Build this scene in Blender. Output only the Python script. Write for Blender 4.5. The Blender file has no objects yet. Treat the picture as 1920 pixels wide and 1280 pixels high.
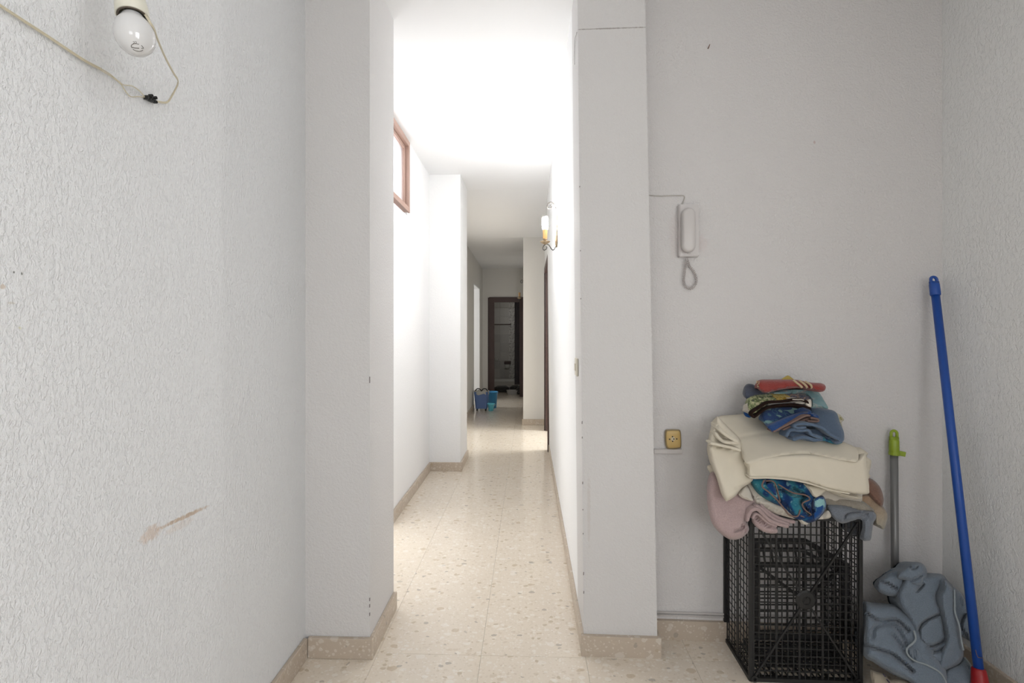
import bpy, bmesh, math, random
import numpy as np
from mathutils import Vector, Matrix
from mathutils.geometry import delaunay_2d_cdt
random.seed(7); RNG = np.random.RandomState(5)
D2R = math.radians
sc = bpy.context.scene

# ------------------------------------------------------------------ camera, sky, daylight, exposure
F, CX, CY, H, TH = 940.0, 960.0, 621.0, 1.25, 0.0340
cam_d = bpy.data.cameras.new('camera'); cam = bpy.data.objects.new('camera', cam_d)
sc.collection.objects.link(cam); sc.camera = cam
cam.location = (0, 0, H); cam.rotation_euler = (math.pi/2, 0, TH)
cam_d.sensor_width = 36; cam_d.lens = F/1920*36; cam_d.shift_y = -(640-CY)/1920
cam_d.clip_start = 0.02

sc.view_settings.view_transform = 'Standard'; sc.view_settings.look = 'None'
sc.view_settings.gamma = 1; sc.view_settings.use_curve_mapping = False
sc.view_settings.exposure = 0.0

w = bpy.data.worlds.new('sky'); sc.world = w; w.use_nodes = True
w.node_tree.nodes['Background'].inputs[0].default_value = (0.90, 0.95, 1.0, 1)
w.node_tree.nodes['Background'].inputs[1].default_value = 3.0

def area_light(name, loc, rot, sx, sy, power, col=(1, 1, 1)):
    l = bpy.data.lights.new(name, 'AREA'); l.shape = 'RECTANGLE'; l.size = sx; l.size_y = sy
    l.energy = power; l.color = col
    o = bpy.data.objects.new(name, l); o.location = loc; o.rotation_euler = rot
    sc.collection.objects.link(o); return o
# daylight through the window in the right wall behind the camera
area_light('window_daylight', (1.70, -1.15, 1.5), (0, D2R(90), 0), 1.5, 1.5, 40, (1.0, 1.0, 1.0))
area_light('rear_fill_light', (0.55, -3.34, 1.6), (D2R(90), 0, 0), 1.5, 1.3, 15, (1.0, 0.995, 0.985))  # added fill from behind, lifts the right and recess walls; no known window
# daylight through the transom of the corridor and the side rooms' own windows, plus one added fill
area_light('transom_daylight', (-1.02, 2.95, 2.39), (0, D2R(-90), 0), 0.42, 1.2, 5, (0.97, 0.985, 1.0))
area_light('corridor_fill_light', (-1.10, 2.80, 1.05), (0, D2R(-90), 0), 1.9, 0.72, 11, (1.0, 0.995, 0.985))  # added fill, brightens the corridor softly from an unseen opening
area_light('side_room_daylight_right', (2.6, 5.8, 1.4), (0, D2R(90), 0), 1.2, 1.2, 130, (0.97, 0.985, 1.0))
area_light('side_room_daylight_left', (-2.6, 8.4, 1.4), (0, D2R(-90), 0), 1.2, 1.2, 28, (0.97, 0.985, 1.0))

# ------------------------------------------------------------------ helpers
def cw(x, z, d):      # camera frame -> world
    return Vector((x*math.cos(TH)-d*math.sin(TH), x*math.sin(TH)+d*math.cos(TH), H+z))
def U(u, v, d):       # point of the photograph (pixels) at depth d -> metres
    return cw((u-CX)/F*d, (CY-v)/F*d, d)
def dX(u, X):         # depth at which column u meets the plane x = X
    return X/((u-CX)/F*math.cos(TH)-math.sin(TH))
def UX(u, v, X): return U(u, v, dX(u, X))
def K(ox, oy, s, pts): return [(ox+s*x, oy+s*y) for x, y in pts]

def link(name, me, mat=None, parent=None, smooth=False):
    o = bpy.data.objects.new(name, me); sc.collection.objects.link(o)
    if mat: me.materials.append(mat)
    if parent: o.parent = parent
    if smooth:
        for p in me.polygons: p.use_smooth = True
    return o
def ob(name, bm, mat=None, parent=None, smooth=False, fix=True):
    if fix: bmesh.ops.recalc_face_normals(bm, faces=bm.faces)
    me = bpy.data.meshes.new(name); bm.to_mesh(me); bm.free()
    return link(name, me, mat, parent, smooth)
def tag(o, label, cat, group=None, kind=None):
    o['label'] = label; o['category'] = cat
    if group: o['group'] = group
    if kind: o['kind'] = kind
    return o
def thing(name, loc, label, cat, group=None):
    o = bpy.data.objects.new(name, None); o.empty_display_size = 0.05; sc.collection.objects.link(o)
    return tag(o, label, cat, group)      # parts keep world coordinates: the Empty stays at the origin frame
def base(t, loc):
    """move the Empty to the thing's base while its parts stay where they are"""
    bpy.context.view_layer.update()
    for c in [c for c in sc.objects if c.parent == t]:
        c.location = Vector(c.location)-Vector(loc)
    t.location = loc
def struct(o): o['kind'] = 'structure'; return o

def abox(bm, x0, x1, y0, y1, z0, z1):
    vs = [bm.verts.new(p) for p in ((x0,y0,z0),(x1,y0,z0),(x1,y1,z0),(x0,y1,z0),(x0,y0,z1),(x1,y0,z1),(x1,y1,z1),(x0,y1,z1))]
    for f in ((0,3,2,1),(4,5,6,7),(0,1,5,4),(1,2,6,5),(2,3,7,6),(3,0,4,7)): bm.faces.new([vs[i] for i in f])
def hexa(bm, b, t):   # bottom quad, top quad
    vs = [bm.verts.new(p) for p in list(b)+list(t)]
    for f in ((0,3,2,1),(4,5,6,7),(0,1,5,4),(1,2,6,5),(2,3,7,6),(3,0,4,7)): bm.faces.new([vs[i] for i in f])
def bar(bm, p, q, wa, wb, up=(0, 0, 1)):
    p, q, up = Vector(p), Vector(q), Vector(up); d = (q-p).normalized()
    s = d.cross(up)
    if s.length < 1e-4: s = d.cross(Vector((1, 0, 0)))
    s.normalize(); n = s.cross(d).normalized(); s = s*wa/2; n = n*wb/2
    hexa(bm, [p-s-n, p+s-n, p+s+n, p-s+n], [q-s-n, q+s-n, q+s+n, q-s+n])
def tube(bm, pts, r, seg=8, caps=True):
    pts = [Vector(p) for p in pts]; n = len(pts); rr = r if hasattr(r, '__len__') else [r]*n
    rings = []; prev = None
    for i, p in enumerate(pts):
        t = (pts[min(i+1, n-1)]-pts[max(i-1, 0)]).normalized()
        if prev is None:
            a = t.orthogonal().normalized()
        else:
            a = (prev-t*prev.dot(t))
            a = a.normalized() if a.length > 1e-6 else t.orthogonal().normalized()
        prev = a; b = t.cross(a)
        rings.append([bm.verts.new(p+(a*math.cos(2*math.pi*k/seg)+b*math.sin(2*math.pi*k/seg))*rr[i]) for k in range(seg)])
    for i in range(n-1):
        for k in range(seg):
            bm.faces.new([rings[i][k], rings[i][(k+1)%seg], rings[i+1][(k+1)%seg], rings[i+1][k]])
    if caps:
        bm.faces.new(rings[0][::-1]); bm.faces.new(rings[-1])
def lathe(bm, prof, c, axis=(0, 0, 1), seg=24, caps=True):
    axis = Vector(axis).normalized(); a = axis.orthogonal().normalized(); b = axis.cross(a); c = Vector(c); rings = []
    for r, z in prof:
        rings.append([bm.verts.new(c+axis*z+(a*math.cos(2*math.pi*k/seg)+b*math.sin(2*math.pi*k/seg))*max(r, 1e-4)) for k in range(seg)])
    for i in range(len(prof)-1):
        for k in range(seg):
            bm.faces.new([rings[i][k], rings[i][(k+1)%seg], rings[i+1][(k+1)%seg], rings[i+1][k]])
    if caps: bm.faces.new(rings[0][::-1]); bm.faces.new(rings[-1])
def smooth_path(pts, n=6, closed=False):
    P = [np.array(p, float) for p in pts]; N = len(P); out = []
    rng = range(N) if closed else range(N-1)
    for i in rng:
        if closed: a, b, c, d = P[(i-1)%N], P[i], P[(i+1)%N], P[(i+2)%N]
        else: a, b, c, d = P[max(i-1,0)], P[i], P[i+1], P[min(i+2,N-1)]
        for k in range(n):
            t = k/n
            out.append(0.5*((2*b)+(-a+c)*t+(2*a-5*b+4*c-d)*t*t+(-a+3*b-3*c+d)*t**3))
    if not closed: out.append(P[-1])
    return out
def seg_dist(P, poly, closed=False):
    Q = np.array(poly, float); N = len(Q); best = np.full(len(P), 1e9)
    for i in range(N if closed else N-1):
        a = Q[i]; b = Q[(i+1)%N]; ab = b-a; L = (ab@ab)+1e-9
        t = np.clip(((P-a)@ab)/L, 0, 1); d = np.linalg.norm(P-(a+t[:, None]*ab), axis=1)
        best = np.minimum(best, d)
    return best
def inside(P, poly):
    Q = np.array(poly); x, y = P[:, 0], P[:, 1]; r = np.zeros(len(P), bool); N = len(Q)
    for i in range(N):
        x1, y1 = Q[i]; x2, y2 = Q[(i+1)%N]
        c = ((y1 > y) != (y2 > y)) & (x < (x2-x1)*(y-y1)/(y2-y1+1e-12)+x1); r ^= c
    return r
def vnoise(P, scale, seed):
    rs = np.random.RandomState(seed); v = np.zeros(len(P))
    for _ in range(5):
        a = rs.rand()*6.28; f = scale*(0.6+rs.rand()*1.2); v += np.sin((P[:, 0]*math.cos(a)+P[:, 1]*math.sin(a))/f+rs.rand()*6.28)
    return v/5

def relief(bm, outline, dtop, dbot, back, R=10, B=0.03, creases=(), amp=0.004, nsc=14, seed=1, step=3.2, sm=True, n=4, bow=0, taper=1.0):
    """a soft cloth body: rounded front surface of real depth, closed at the back (metres)"""
    poly = smooth_path(outline, n, True) if sm else [np.array(p, float) for p in outline]
    # resample boundary
    Q = []
    for i in range(len(poly)):
        a, b = poly[i], poly[(i+1)%len(poly)]; k = max(1, int(np.linalg.norm(b-a)/step))
        for j in range(k): Q.append(a+(b-a)*j/k)
    Q = np.array(Q); nb = len(Q)
    x0, y0 = Q.min(0); x1, y1 = Q.max(0)
    gx, gy = np.meshgrid(np.arange(x0, x1, step), np.arange(y0, y1, step)); G = np.stack([gx.ravel(), gy.ravel()], 1)
    G[::2] += 0.3*step*0
    G = G[inside(G, Q)]
    if len(G):
        G = G[seg_dist(G, Q, True) > step*0.6]
    inner = []
    r = 1.2
    allp = np.vstack([Q, G]) if len(G) else Q
    res = delaunay_2d_cdt([Vector(p) for p in allp], [(i, (i+1)%nb) for i in range(nb)], [], 1, 1e-4)
    V = np.array([list(v) for v in res[0]]); edges = res[1]; faces = res[2]; orig = res[3]
    d0 = seg_dist(V, Q, True)
    t = np.clip(d0/R, 0, 1); bulge = B*np.sqrt(np.clip(1-(1-t)**2, 0, 1))
    fv = np.clip((V[:, 1]-y0)/(y1-y0), 0, 1)
    d = dtop+(dbot-dtop)*fv-bow*np.sin(fv*math.pi)-bulge
    fade = np.clip(d0/5.0, 0, 1)
    d -= (amp*vnoise(V, nsc, seed)+amp*.45*vnoise(V, nsc*.36, seed+70))*fade
    for cr in creases:
        path, wd, dep = cr
        path = smooth_path(path, 4); dd = seg_dist(V, path); d += dep*np.exp(-(dd/wd)**2)*np.clip(d0/2.0+0.3, 0, 1)
    front = [bm.verts.new(U(V[i, 0], V[i, 1], d[i])) for i in range(len(V))]
    rearv = []; xs_a = [q.co.x for q in front]; zs_a = [q.co.z for q in front]
    xc, xh = (min(xs_a)+max(xs_a))/2, (max(xs_a)-min(xs_a))/2; zc, zh = (min(zs_a)+max(zs_a))/2, (max(zs_a)-min(zs_a))/2
    for i in range(len(V)):
        p = front[i].co; yb = max(back, p.y+0.006)
        dyy = yb-p.y; fx = (p.x-xc)/xh; fz = (p.z-zc)/zh
        rearv.append(Vector((p.x-taper*.30*dyy*fx, yb, p.z-(taper*.42*dyy*max(0.0, min(1.0, fz+.6)) if fz > -.6 else 0))))
    rear = [bm.verts.new(p) for p in rearv]
    cnt = {}
    for f in faces:
        c = V[list(f)].mean(0)
        try:
            bm.faces.new([front[i] for i in f]); bm.faces.new([rear[i] for i in f][::-1])
        except ValueError: continue
        for k in range(len(f)):
            e = (f[k], f[(k+1)%len(f)]); cnt[e] = 1
    for (a, b) in list(cnt):
        if (b, a) not in cnt:
            bm.faces.new([front[b], front[a], rear[a], rear[b]])
def ribbon(bm, path, wd, d0, d1, back, n=5):
    """edge of a folded cloth layer: a rounded strip wd pixels thick running back to `back`"""
    P = np.array(smooth_path(path, n)); N = len(P); T = np.gradient(P, axis=0)
    T /= (np.linalg.norm(T, axis=1)[:, None]+1e-9); Nn = np.stack([-T[:, 1], T[:, 0]], 1)
    dd = np.linspace(d0, d1, N)
    def ring(k, dy):
        h = wd/2*k; L = []
        for i in range(N): L.append(P[i]+Nn[i]*h)
        for a in (0.33, 0.67):
            an = math.pi*a; L.append(P[-1]+Nn[-1]*h*math.cos(an)+T[-1]*h*math.sin(an))
        for i in range(N-1, -1, -1): L.append(P[i]-Nn[i]*h)
        for a in (0.33, 0.67):
            an = math.pi*a; L.append(P[0]-Nn[0]*h*math.cos(an)-T[0]*h*math.sin(an))
        idx = list(range(N))+[N-1]*2+list(range(N-1, -1, -1))+[0]*2
        out = []
        for q, i in zip(L, idx):
            p = U(q[0], q[1], dd[i]); p.y += dy; out.append(p)
        return out
    r = wd*0.0019*0.5
    rings = [ring(0.55, -r*0.6), ring(0.86, -r*0.3), ring(1.0, 0.0)]
    last = [Vector((p.x, max(min(back, p.y+.045), p.y+0.01), p.z)) for p in rings[-1]]; rings.append(last)
    vr = [[bm.verts.new(p) for p in R_] for R_ in rings]; M = len(vr[0])
    for a, b in zip(vr[:-1], vr[1:]):
        for k in range(M): bm.faces.new([a[k], a[(k+1)%M], b[(k+1)%M], b[k]])
    for V_ in (vr[0], vr[-1]):
        for i in range(N-1):
            bm.faces.new([V_[i], V_[i+1], V_[2*N+1-i-1+0], V_[2*N+1-i]])
        bm.faces.new([V_[N-1], V_[N], V_[N+1], V_[N+2]]); bm.faces.new([V_[0], V_[2*N+1], V_[2*N+2], V_[2*N+3]])

# ------------------------------------------------------------------ materials
class NT:
    def __init__(s, name, rough=0.6, spec=0.5):
        s.m = bpy.data.materials.new(name); s.m.use_nodes = True; s.t = s.m.node_tree
        s.b = s.t.nodes['Principled BSDF']; s.b.inputs['Roughness'].default_value = rough
        s.b.inputs['Specular IOR Level'].default_value = spec
    def n(s, typ, **kw):
        x = s.t.nodes.new(typ)
        for k, v in kw.items():
            if k in x.inputs: x.inputs[k].default_value = v
            else: setattr(x, k, v)
        return x
    def l(s, a, b): s.t.links.new(a, b)
    def math(s, op, a, b=None, clamp=False):
        x = s.t.nodes.new('ShaderNodeMath'); x.operation = op; x.use_clamp = clamp
        for i, v in enumerate((a, b)):
            if v is None: continue
            if isinstance(v, (int, float)): x.inputs[i].default_value = v
            else: s.l(v, x.inputs[i])
        return x.outputs[0]
    def mix(s, fac, a, b):
        x = s.t.nodes.new('ShaderNodeMix'); x.data_type = 'RGBA'
        for i, v in ((0, fac), (6, a), (7, b)):
            if isinstance(v, (int, float)): x.inputs[i].default_value = v
            elif isinstance(v, tuple): x.inputs[i].default_value = v if len(v) == 4 else v+(1,)
            else: s.l(v, x.inputs[i])
        return x.outputs[2]
    def ramp(s, fac, stops, interp='LINEAR'):
        x = s.t.nodes.new('ShaderNodeValToRGB'); x.color_ramp.interpolation = interp
        e = x.color_ramp.elements
        while len(e) < len(stops): e.new(0.5)
        for i, (p, c) in enumerate(stops):
            e[i].position = p; e[i].color = c if len(c) == 4 else tuple(c)+(1,)
        s.l(fac, x.inputs[0]); return x.outputs[0]
    def coord(s, name='Object'):
        return s.t.nodes.new('ShaderNodeTexCoord').outputs[name]
    def noise(s, v, scale, detail=2, rough=0.5, dist=0.0, out=0):
        x = s.n('ShaderNodeTexNoise'); x.inputs['Scale'].default_value = scale; x.inputs['Detail'].default_value = detail
        x.inputs['Roughness'].default_value = rough; x.inputs['Distortion'].default_value = dist
        s.l(v, x.inputs['Vector']); return x.outputs[out]
    def bump(s, h, strength, dist, normal=None):
        x = s.n('ShaderNodeBump'); x.inputs['Strength'].default_value = strength; x.inputs['Distance'].default_value = dist
        s.l(h, x.inputs['Height'])
        if normal is not None: s.l(normal, x.inputs['Normal'])
        return x.outputs[0]
    def col(s, c):
        if isinstance(c, tuple): s.b.inputs['Base Color'].default_value = c if len(c) == 4 else c+(1,)
        else: s.l(c, s.b.inputs['Base Color'])
        return s
    def scalev(s, v, sc3, add=None):
        x = s.n('ShaderNodeMapping'); x.inputs['Scale'].default_value = sc3; s.l(v, x.inputs[0])
        if add: x.inputs['Location'].default_value = add
        return x.outputs[0]
    def ellipse(s, v, c, a, b, ra, rb, soft=0.35, jit=None):
        """mask of an elliptical stain: centre c, unit axes a, b, radii ra, rb"""
        sub = s.n('ShaderNodeVectorMath', operation='SUBTRACT'); s.l(v, sub.inputs[0]); sub.inputs[1].default_value = c
        def dt(ax, r):
            x = s.n('ShaderNodeVectorMath', operation='DOT_PRODUCT'); s.l(sub.outputs[0], x.inputs[0]); x.inputs[1].default_value = tuple(ax)
            q = s.math('DIVIDE', x.outputs['Value'], r); return s.math('MULTIPLY', q, q)
        e = s.math('ADD', dt(a, ra), dt(b, rb))
        if jit is not None: e = s.math('ADD', e, jit)
        m = s.n('ShaderNodeMapRange'); m.inputs[1].default_value = 1-soft; m.inputs[2].default_value = 1+soft
        m.inputs[3].default_value = 1; m.inputs[4].default_value = 0; s.l(e, m.inputs[0]); return m.outputs[0]

def plaster(name, col=(0.80, 0.795, 0.785), scale=55, dist=0.003, strength=0.5, marks=(), drip=False):
    t = NT(name, 0.85, 0.2); v = t.coord()
    big = t.noise(v, 1.3, 3, 0.5)
    c = t.mix(t.ramp(big, [(0.35, (0, 0, 0)), (0.75, (0.25,)*3)]), col, tuple(x*0.93 for x in col))
    if drip:
        vv = t.scalev(v, (1, 1.0, 0.62))
        a = t.noise(vv, scale, 3, 0.6, 0.5)
        h1 = t.ramp(a, [(0.34, (0, 0, 0)), (0.50, (0.7,)*3), (0.70, (1, 1, 1))])
        b = t.noise(v, scale*3.0, 2, 0.5)
        h = t.math('ADD', h1, t.math('MULTIPLY', b, 0.35))
    else:
        a = t.noise(v, scale, 3, 0.6, 0.3); h = t.ramp(a, [(0.35, (0, 0, 0)), (0.62, (1, 1, 1))])
    jn = t.math('MULTIPLY', t.math('SUBTRACT', t.noise(v, 90, 3, 0.7), 0.5), 4.2)
    for (cc, a1, b1, ra, rb, mc, op) in marks:
        m = t.ellipse(v, tuple(cc), a1, b1, ra, rb, 0.6, jn)
        c = t.mix(t.math('MULTIPLY', m, op), c, mc)
    t.col(c); t.l(t.bump(h, strength, dist), t.b.inputs['Normal']); return t.m

def terrazzo(name, base_=(0.77, 0.685, 0.575), rough=0.11, dark=1.0, per=False, soft=1.0):
    t = NT(name, rough, 0.5); v = t.coord()
    if per:
        oi = t.n('ShaderNodeObjectInfo'); ad = t.n('ShaderNodeVectorMath', operation='ADD')
        mu = t.n('ShaderNodeVectorMath', operation='MULTIPLY'); cb = t.n('ShaderNodeCombineXYZ')
        for i in range(3): t.l(oi.outputs['Random'], cb.inputs[i])
        t.l(cb.outputs[0], mu.inputs[0]); mu.inputs[1].default_value = (37, 91, 13)
        t.l(v, ad.inputs[0]); t.l(mu.outputs[0], ad.inputs[1]); v = ad.outputs[0]
    wob = t.n('ShaderNodeTexNoise'); wob.inputs['Scale'].default_value = 30; t.l(v, wob.inputs['Vector'])
    sc_ = t.n('ShaderNodeVectorMath', operation='SCALE'); t.l(wob.outputs['Color'], sc_.inputs[0]); sc_.inputs['Scale'].default_value = 0.02
    vw = t.n('ShaderNodeVectorMath', operation='ADD'); t.l(v, vw.inputs[0]); t.l(sc_.outputs[0], vw.inputs[1]); vw = vw.outputs[0]
    b = tuple(x*dark for x in base_)
    c = t.mix(t.noise(v, 2.2, 3), tuple(x*0.95 for x in b), tuple(min(1, x*1.05) for x in b))
    def chips(c, scale, pos, stops, th):
        vs = t.scalev(vw, (scale, scale*1.35, scale*1.2), pos)
        x = t.n('ShaderNodeTexVoronoi'); x.inputs['Scale'].default_value = 1; t.l(vs, x.inputs['Vector'])
        sep = t.n('ShaderNodeSeparateColor'); t.l(x.outputs['Color'], sep.inputs[0])
        size = t.math('MULTIPLY_ADD', sep.outputs[1], 0.35); 
        size.node.inputs[2].default_value = th
        m = t.math('LESS_THAN', x.outputs['Distance'], size)
        colr = t.ramp(sep.outputs[0], stops, 'CONSTANT')
        al = t.n('ShaderNodeSeparateColor')
        rampn = colr.node; fac = t.math('MULTIPLY', m, rampn.outputs['Alpha'])
        return t.mix(fac, c, colr)
    k = lambda r, g, bb, a: (r*dark, g*dark, bb*dark, a*soft)
    c = chips(c, 85, (3, 1, 2), [(0, k(.88, .83, .76, .75)), (.35, k(.66, .58, .47, .6)), (.6, k(.5, .5, .5, 0)), (.88, k(.62, .53, .42, .8))], 0.18)
    c = chips(c, 38, (0, 5, 9), [(0, k(.88, .84, .77, .7)), (.22, k(.5, .5, .5, 0)), (.74, k(.64, .54, .42, .7)), (.90, k(.50, .40, .27, .85)), (.965, k(.33, .29, .25, .8))], 0.17)
    c = chips(c, 22, (7, 2, 4), [(0, k(.5, .5, .5, 0)), (.84, k(.86, .81, .74, .7)), (.92, k(.52, .40, .26, .75)), (.975, k(.42, .38, .32, .7))], 0.14)
    t.col(c)
    rr = t.math('MULTIPLY_ADD', t.noise(v, 8, 3), 0.10); rr.node.inputs[2].default_value = rough-0.03; t.l(rr, t.b.inputs['Roughness'])
    return t.m

def plain(name, col, rough=0.5, spec=0.5, metal=0.0, bump=None, var=0.0):
    t = NT(name, rough, spec); t.b.inputs['Metallic'].default_value = metal; v = t.coord()
    if var: t.col(t.mix(t.noise(v, 6, 3), tuple(x*(1-var) for x in col), tuple(min(1, x*(1+var)) for x in col)))
    else: t.col(col)
    if bump: t.l(t.bump(t.noise(v, bump[0], 3, 0.6), bump[1], bump[2]), t.b.inputs['Normal'])
    return t.m
def cloth(name, col, terry=True, var=0.10, col_node=None, sheen=None):
    t = NT(name, 0.95, 0.1); v = t.coord()
    n1 = t.noise(v, 260 if terry else 900, 2, 0.7); n2 = t.noise(v, 28, 3, 0.6)
    c = col_node(t, v) if col_node else t.mix(n2, tuple(x*(1-var) for x in col), tuple(min(1, x*(1+var)) for x in col))
    if terry: c = t.mix(t.math('MULTIPLY', n1, 0.42), c, (0.004, 0.004, 0.004))
    t.col(c); t.b.inputs['Sheen Weight'].default_value = sheen if sheen is not None else (0.3 if terry else 0.1)
    t.b.inputs['Sheen Roughness'].default_value = 0.5
    h = t.math('ADD', t.math('MULTIPLY', n1, 1.0), t.math('MULTIPLY', n2, 1.2 if terry else 1.0))
    t.l(t.bump(h, 0.8 if terry else 0.4, 0.003 if terry else 0.003), t.b.inputs['Normal']); return t.m
def emis(name, col, strength):
    t = NT(name); t.col((0.9, 0.9, 0.9)); t.b.inputs['Emission Color'].default_value = col+(1,); t.b.inputs['Emission Strength'].default_value = strength; return t.m

WX = -0.862     # plane of the left wall
def wall_pt(u, v): return UX(u, v, WX)
a_, b_ = wall_pt(300, 990), wall_pt(384, 951); dd_ = (b_-a_).normalized(); nn_ = Vector((1, 0, 0)).cross(dd_)
Yv, Zv, Xv = (0, 1, 0), (0, 0, 1), (1, 0, 0)
lm = [((a_+b_)/2, tuple(dd_), tuple(nn_), (b_-a_).length/2, 0.0050, (0.50, 0.36, 0.24), 0.75),
      (wall_pt(283, 1000), tuple(dd_), tuple(nn_), 0.030, 0.016, (0.62, 0.47, 0.36), 0.55),
      (wall_pt(338, 985), tuple(dd_), tuple(nn_), 0.045, 0.010, (0.70, 0.60, 0.52), 0.35),
      (wall_pt(26, 510), Yv, Zv, 0.0018, 0.0022, (0.15, 0.15, 0.13), 0.9),
      (wall_pt(41, 513), Yv, Zv, 0.0016, 0.0026, (0.15, 0.15, 0.13), 0.9),
      (wall_pt(5, 537), Yv, Zv, 0.004, 0.004, (0.55, 0.42, 0.30), 0.6),
      (wall_pt(37, 614), Yv, Zv, 0.003, 0.003, (0.60, 0.60, 0.30), 0.6),
      (wall_pt(20, 568), Yv, Zv, 0.006, 0.002, (0.55, 0.48, 0.36), 0.4),
      (wall_pt(260, 15), Yv, Zv, 0.003, 0.02, (0.3, 0.3, 0.3), 0.4)]
M_left = plaster('plaster_textured_left', (0.78, 0.785, 0.79), 150, 0.0032, 0.7, lm, drip=True)
cr = U(1150, 51, 1.93)
pm = [(cr, tuple((U(1209, 49, 1.93)-U(1087, 55, 1.93)).normalized()), Zv, 0.17, 0.0022, (0.30, 0.27, 0.25), 0.8),
      (U(1105, 960, 1.93), Zv, Xv, 0.13, 0.006, (0.60, 0.56, 0.53), 0.5)]
M_pillar = plaster('plaster_pillar', (0.685, 0.67, 0.66), 110, 0.0016, 0.6, pm)
bm_ = [(U(1530, 265, 2.0), Zv, Xv, 0.006, 0.004, (0.55, 0.40, 0.38), 0.6),
       (U(1318, 455, 2.02), Zv, Xv, 0.030, 0.024, (0.70, 0.60, 0.58), 0.35),
       (U(1267, 440, 2.02), Zv, Xv, 0.09, 0.016, (0.70, 0.62, 0.60), 0.3)]
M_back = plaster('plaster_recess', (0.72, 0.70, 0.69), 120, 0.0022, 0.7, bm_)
M_right = plaster('plaster_right', (0.85, 0.85, 0.84), 100, 0.0026, 0.75, drip=True)
M_cor = plaster('plaster_corridor', (0.89, 0.89, 0.89), 90, 0.0010, 0.4)
M_ceil = plaster('ceiling_paint', (0.84, 0.84, 0.84), 30, 0.0005, 0.2)
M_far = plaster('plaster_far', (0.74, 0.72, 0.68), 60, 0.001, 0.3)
M_tile = terrazzo('terrazzo_floor', per=True, soft=0.72)
M_base = terrazzo('terrazzo_skirting', (0.60, 0.505, 0.405), 0.35, 0.86, soft=0.6)
M_under = plain('screed', (0.35, 0.32, 0.28), 0.9)
M_brown = plain('dark_brown_wood', (0.055, 0.028, 0.024), 0.4, 0.4, var=0.2)
M_redwood = plain('reddish_wood', (0.38, 0.255, 0.21), 0.45, 0.3, var=0.1)
M_frost = NT('frosted_pane', 0.6); M_frost.b.inputs['Transmission Weight'].default_value = 1.0; M_frost.col((0.97, 0.98, 1.0)); M_frost = M_frost.m
M_glass = NT('window_glass', 0.02); M_glass.b.inputs['Transmission Weight'].default_value = 1.0; M_glass.b.inputs['IOR'].default_value = 1.05; M_glass = M_glass.m

# ------------------------------------------------------------------ room shell
CE = 2.655
def boxes(name, mat, *bs):
    bm = bmesh.new()
    for b in bs: abox(bm, *b)
    return struct(ob(name, bm, mat))
boxes('wall_left', M_left, (WX-0.14, WX, -3.2, 1.905, 0, CE))
boxes('wall_left_pier', M_pillar, (-1.03, -0.611, 1.905, 2.243, 0, CE))
CLX = -0.895
boxes('wall_corridor_left', M_cor, (CLX-0.12, CLX, 3.20, 4.473, 0, 2.10), (CLX-0.12, CLX, 2.243, 2.40, 0, CE), (CLX-0.12, CLX, 2.40, 3.20, 2.03, 2.10),
      (CLX-0.12, CLX, 3.66, 4.473, 2.10, CE), (CLX-0.12, CLX, 2.40, 3.66, 2.625, CE))  # gap below the transom is an added, unseen doorway for the corridor fill
boxes('wall_corridor_left_pier', M_cor, (CLX-0.12, -0.615, 4.473, 4.95, 0, CE))
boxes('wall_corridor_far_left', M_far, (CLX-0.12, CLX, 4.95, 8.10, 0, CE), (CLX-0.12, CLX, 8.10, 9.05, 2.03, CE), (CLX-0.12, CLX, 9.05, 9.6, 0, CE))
# right pier between room and corridor (slightly out of plumb, like the photograph)
def lean(name, mat, cols, z1=CE):
    bm = bmesh.new(); hexa(bm, [Vector((x, y, 0)) for x, y in cols[0]], [Vector((x, y, z1)) for x, y in cols[1]]); return struct(ob(name, bm, mat))
pbL, pbR = U(1095, 1200, 1.945), U(1232.5, 1200, 1.93); ptL, ptR = U(1083, 0, 1.945), U(1209.5, 0, 1.93)
kz = (CE-pbL.z)/(ptL.z-pbL.z)
def top(b, t): q = b+(t-b)*((CE-b.z)/(t.z-b.z)); return q
def bot(b, t): q = b+(t-b)*((0-b.z)/(t.z-b.z)); return q
tL, tR, bL, bR = top(pbL, ptL), top(pbR, ptR), bot(pbL, ptL), bot(pbR, ptR)
lean('wall_right_pier', M_pillar, ([(bL.x, bL.y), (bR.x, bR.y), (bR.x, 2.20), (bL.x, 2.20)], [(tL.x, tL.y), (tR.x, tR.y), (tR.x, 2.20), (tL.x, 2.20)]))
RX = bL.x; RT = tL.x
lean('wall_corridor_right', M_cor, ([(RX, 2.20), (0.36, 2.20), (0.36, 5.27), (RX-.004, 5.27)], [(RT, 2.20), (0.36, 2.20), (0.36, 5.27), (RT, 5.27)]))
boxes('wall_corridor_right_lintel', M_cor, (RX-0.005, 0.36, 5.27, 6.33, 2.01, CE), (RX-0.005, 0.36, 6.33, 6.71, 0, CE))
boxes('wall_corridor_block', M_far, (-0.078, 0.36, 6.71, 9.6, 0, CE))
rb0, rb1 = U(1215, 1180, 2.050), U(1765, 1200, 1.982)
dy = (rb1.y-rb0.y)/(rb1.x-rb0.x); XR = rb1.x+0.004
yb = lambda x: rb0.y+(x-rb0.x)*dy
bmq = bmesh.new(); hexa(bmq, [Vector(p) for p in ((0.36, yb(0.36), 0), (XR+0.14, yb(XR+0.14), 0), (XR+0.14, 2.2, 0), (0.36, 2.2, 0))], [Vector(p) for p in ((0.36, yb(0.36), CE), (XR+0.14, yb(XR+0.14), CE), (XR+0.14, 2.2, CE), (0.36, 2.2, CE))])
struct(ob('wall_back', bmq, M_back))
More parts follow.
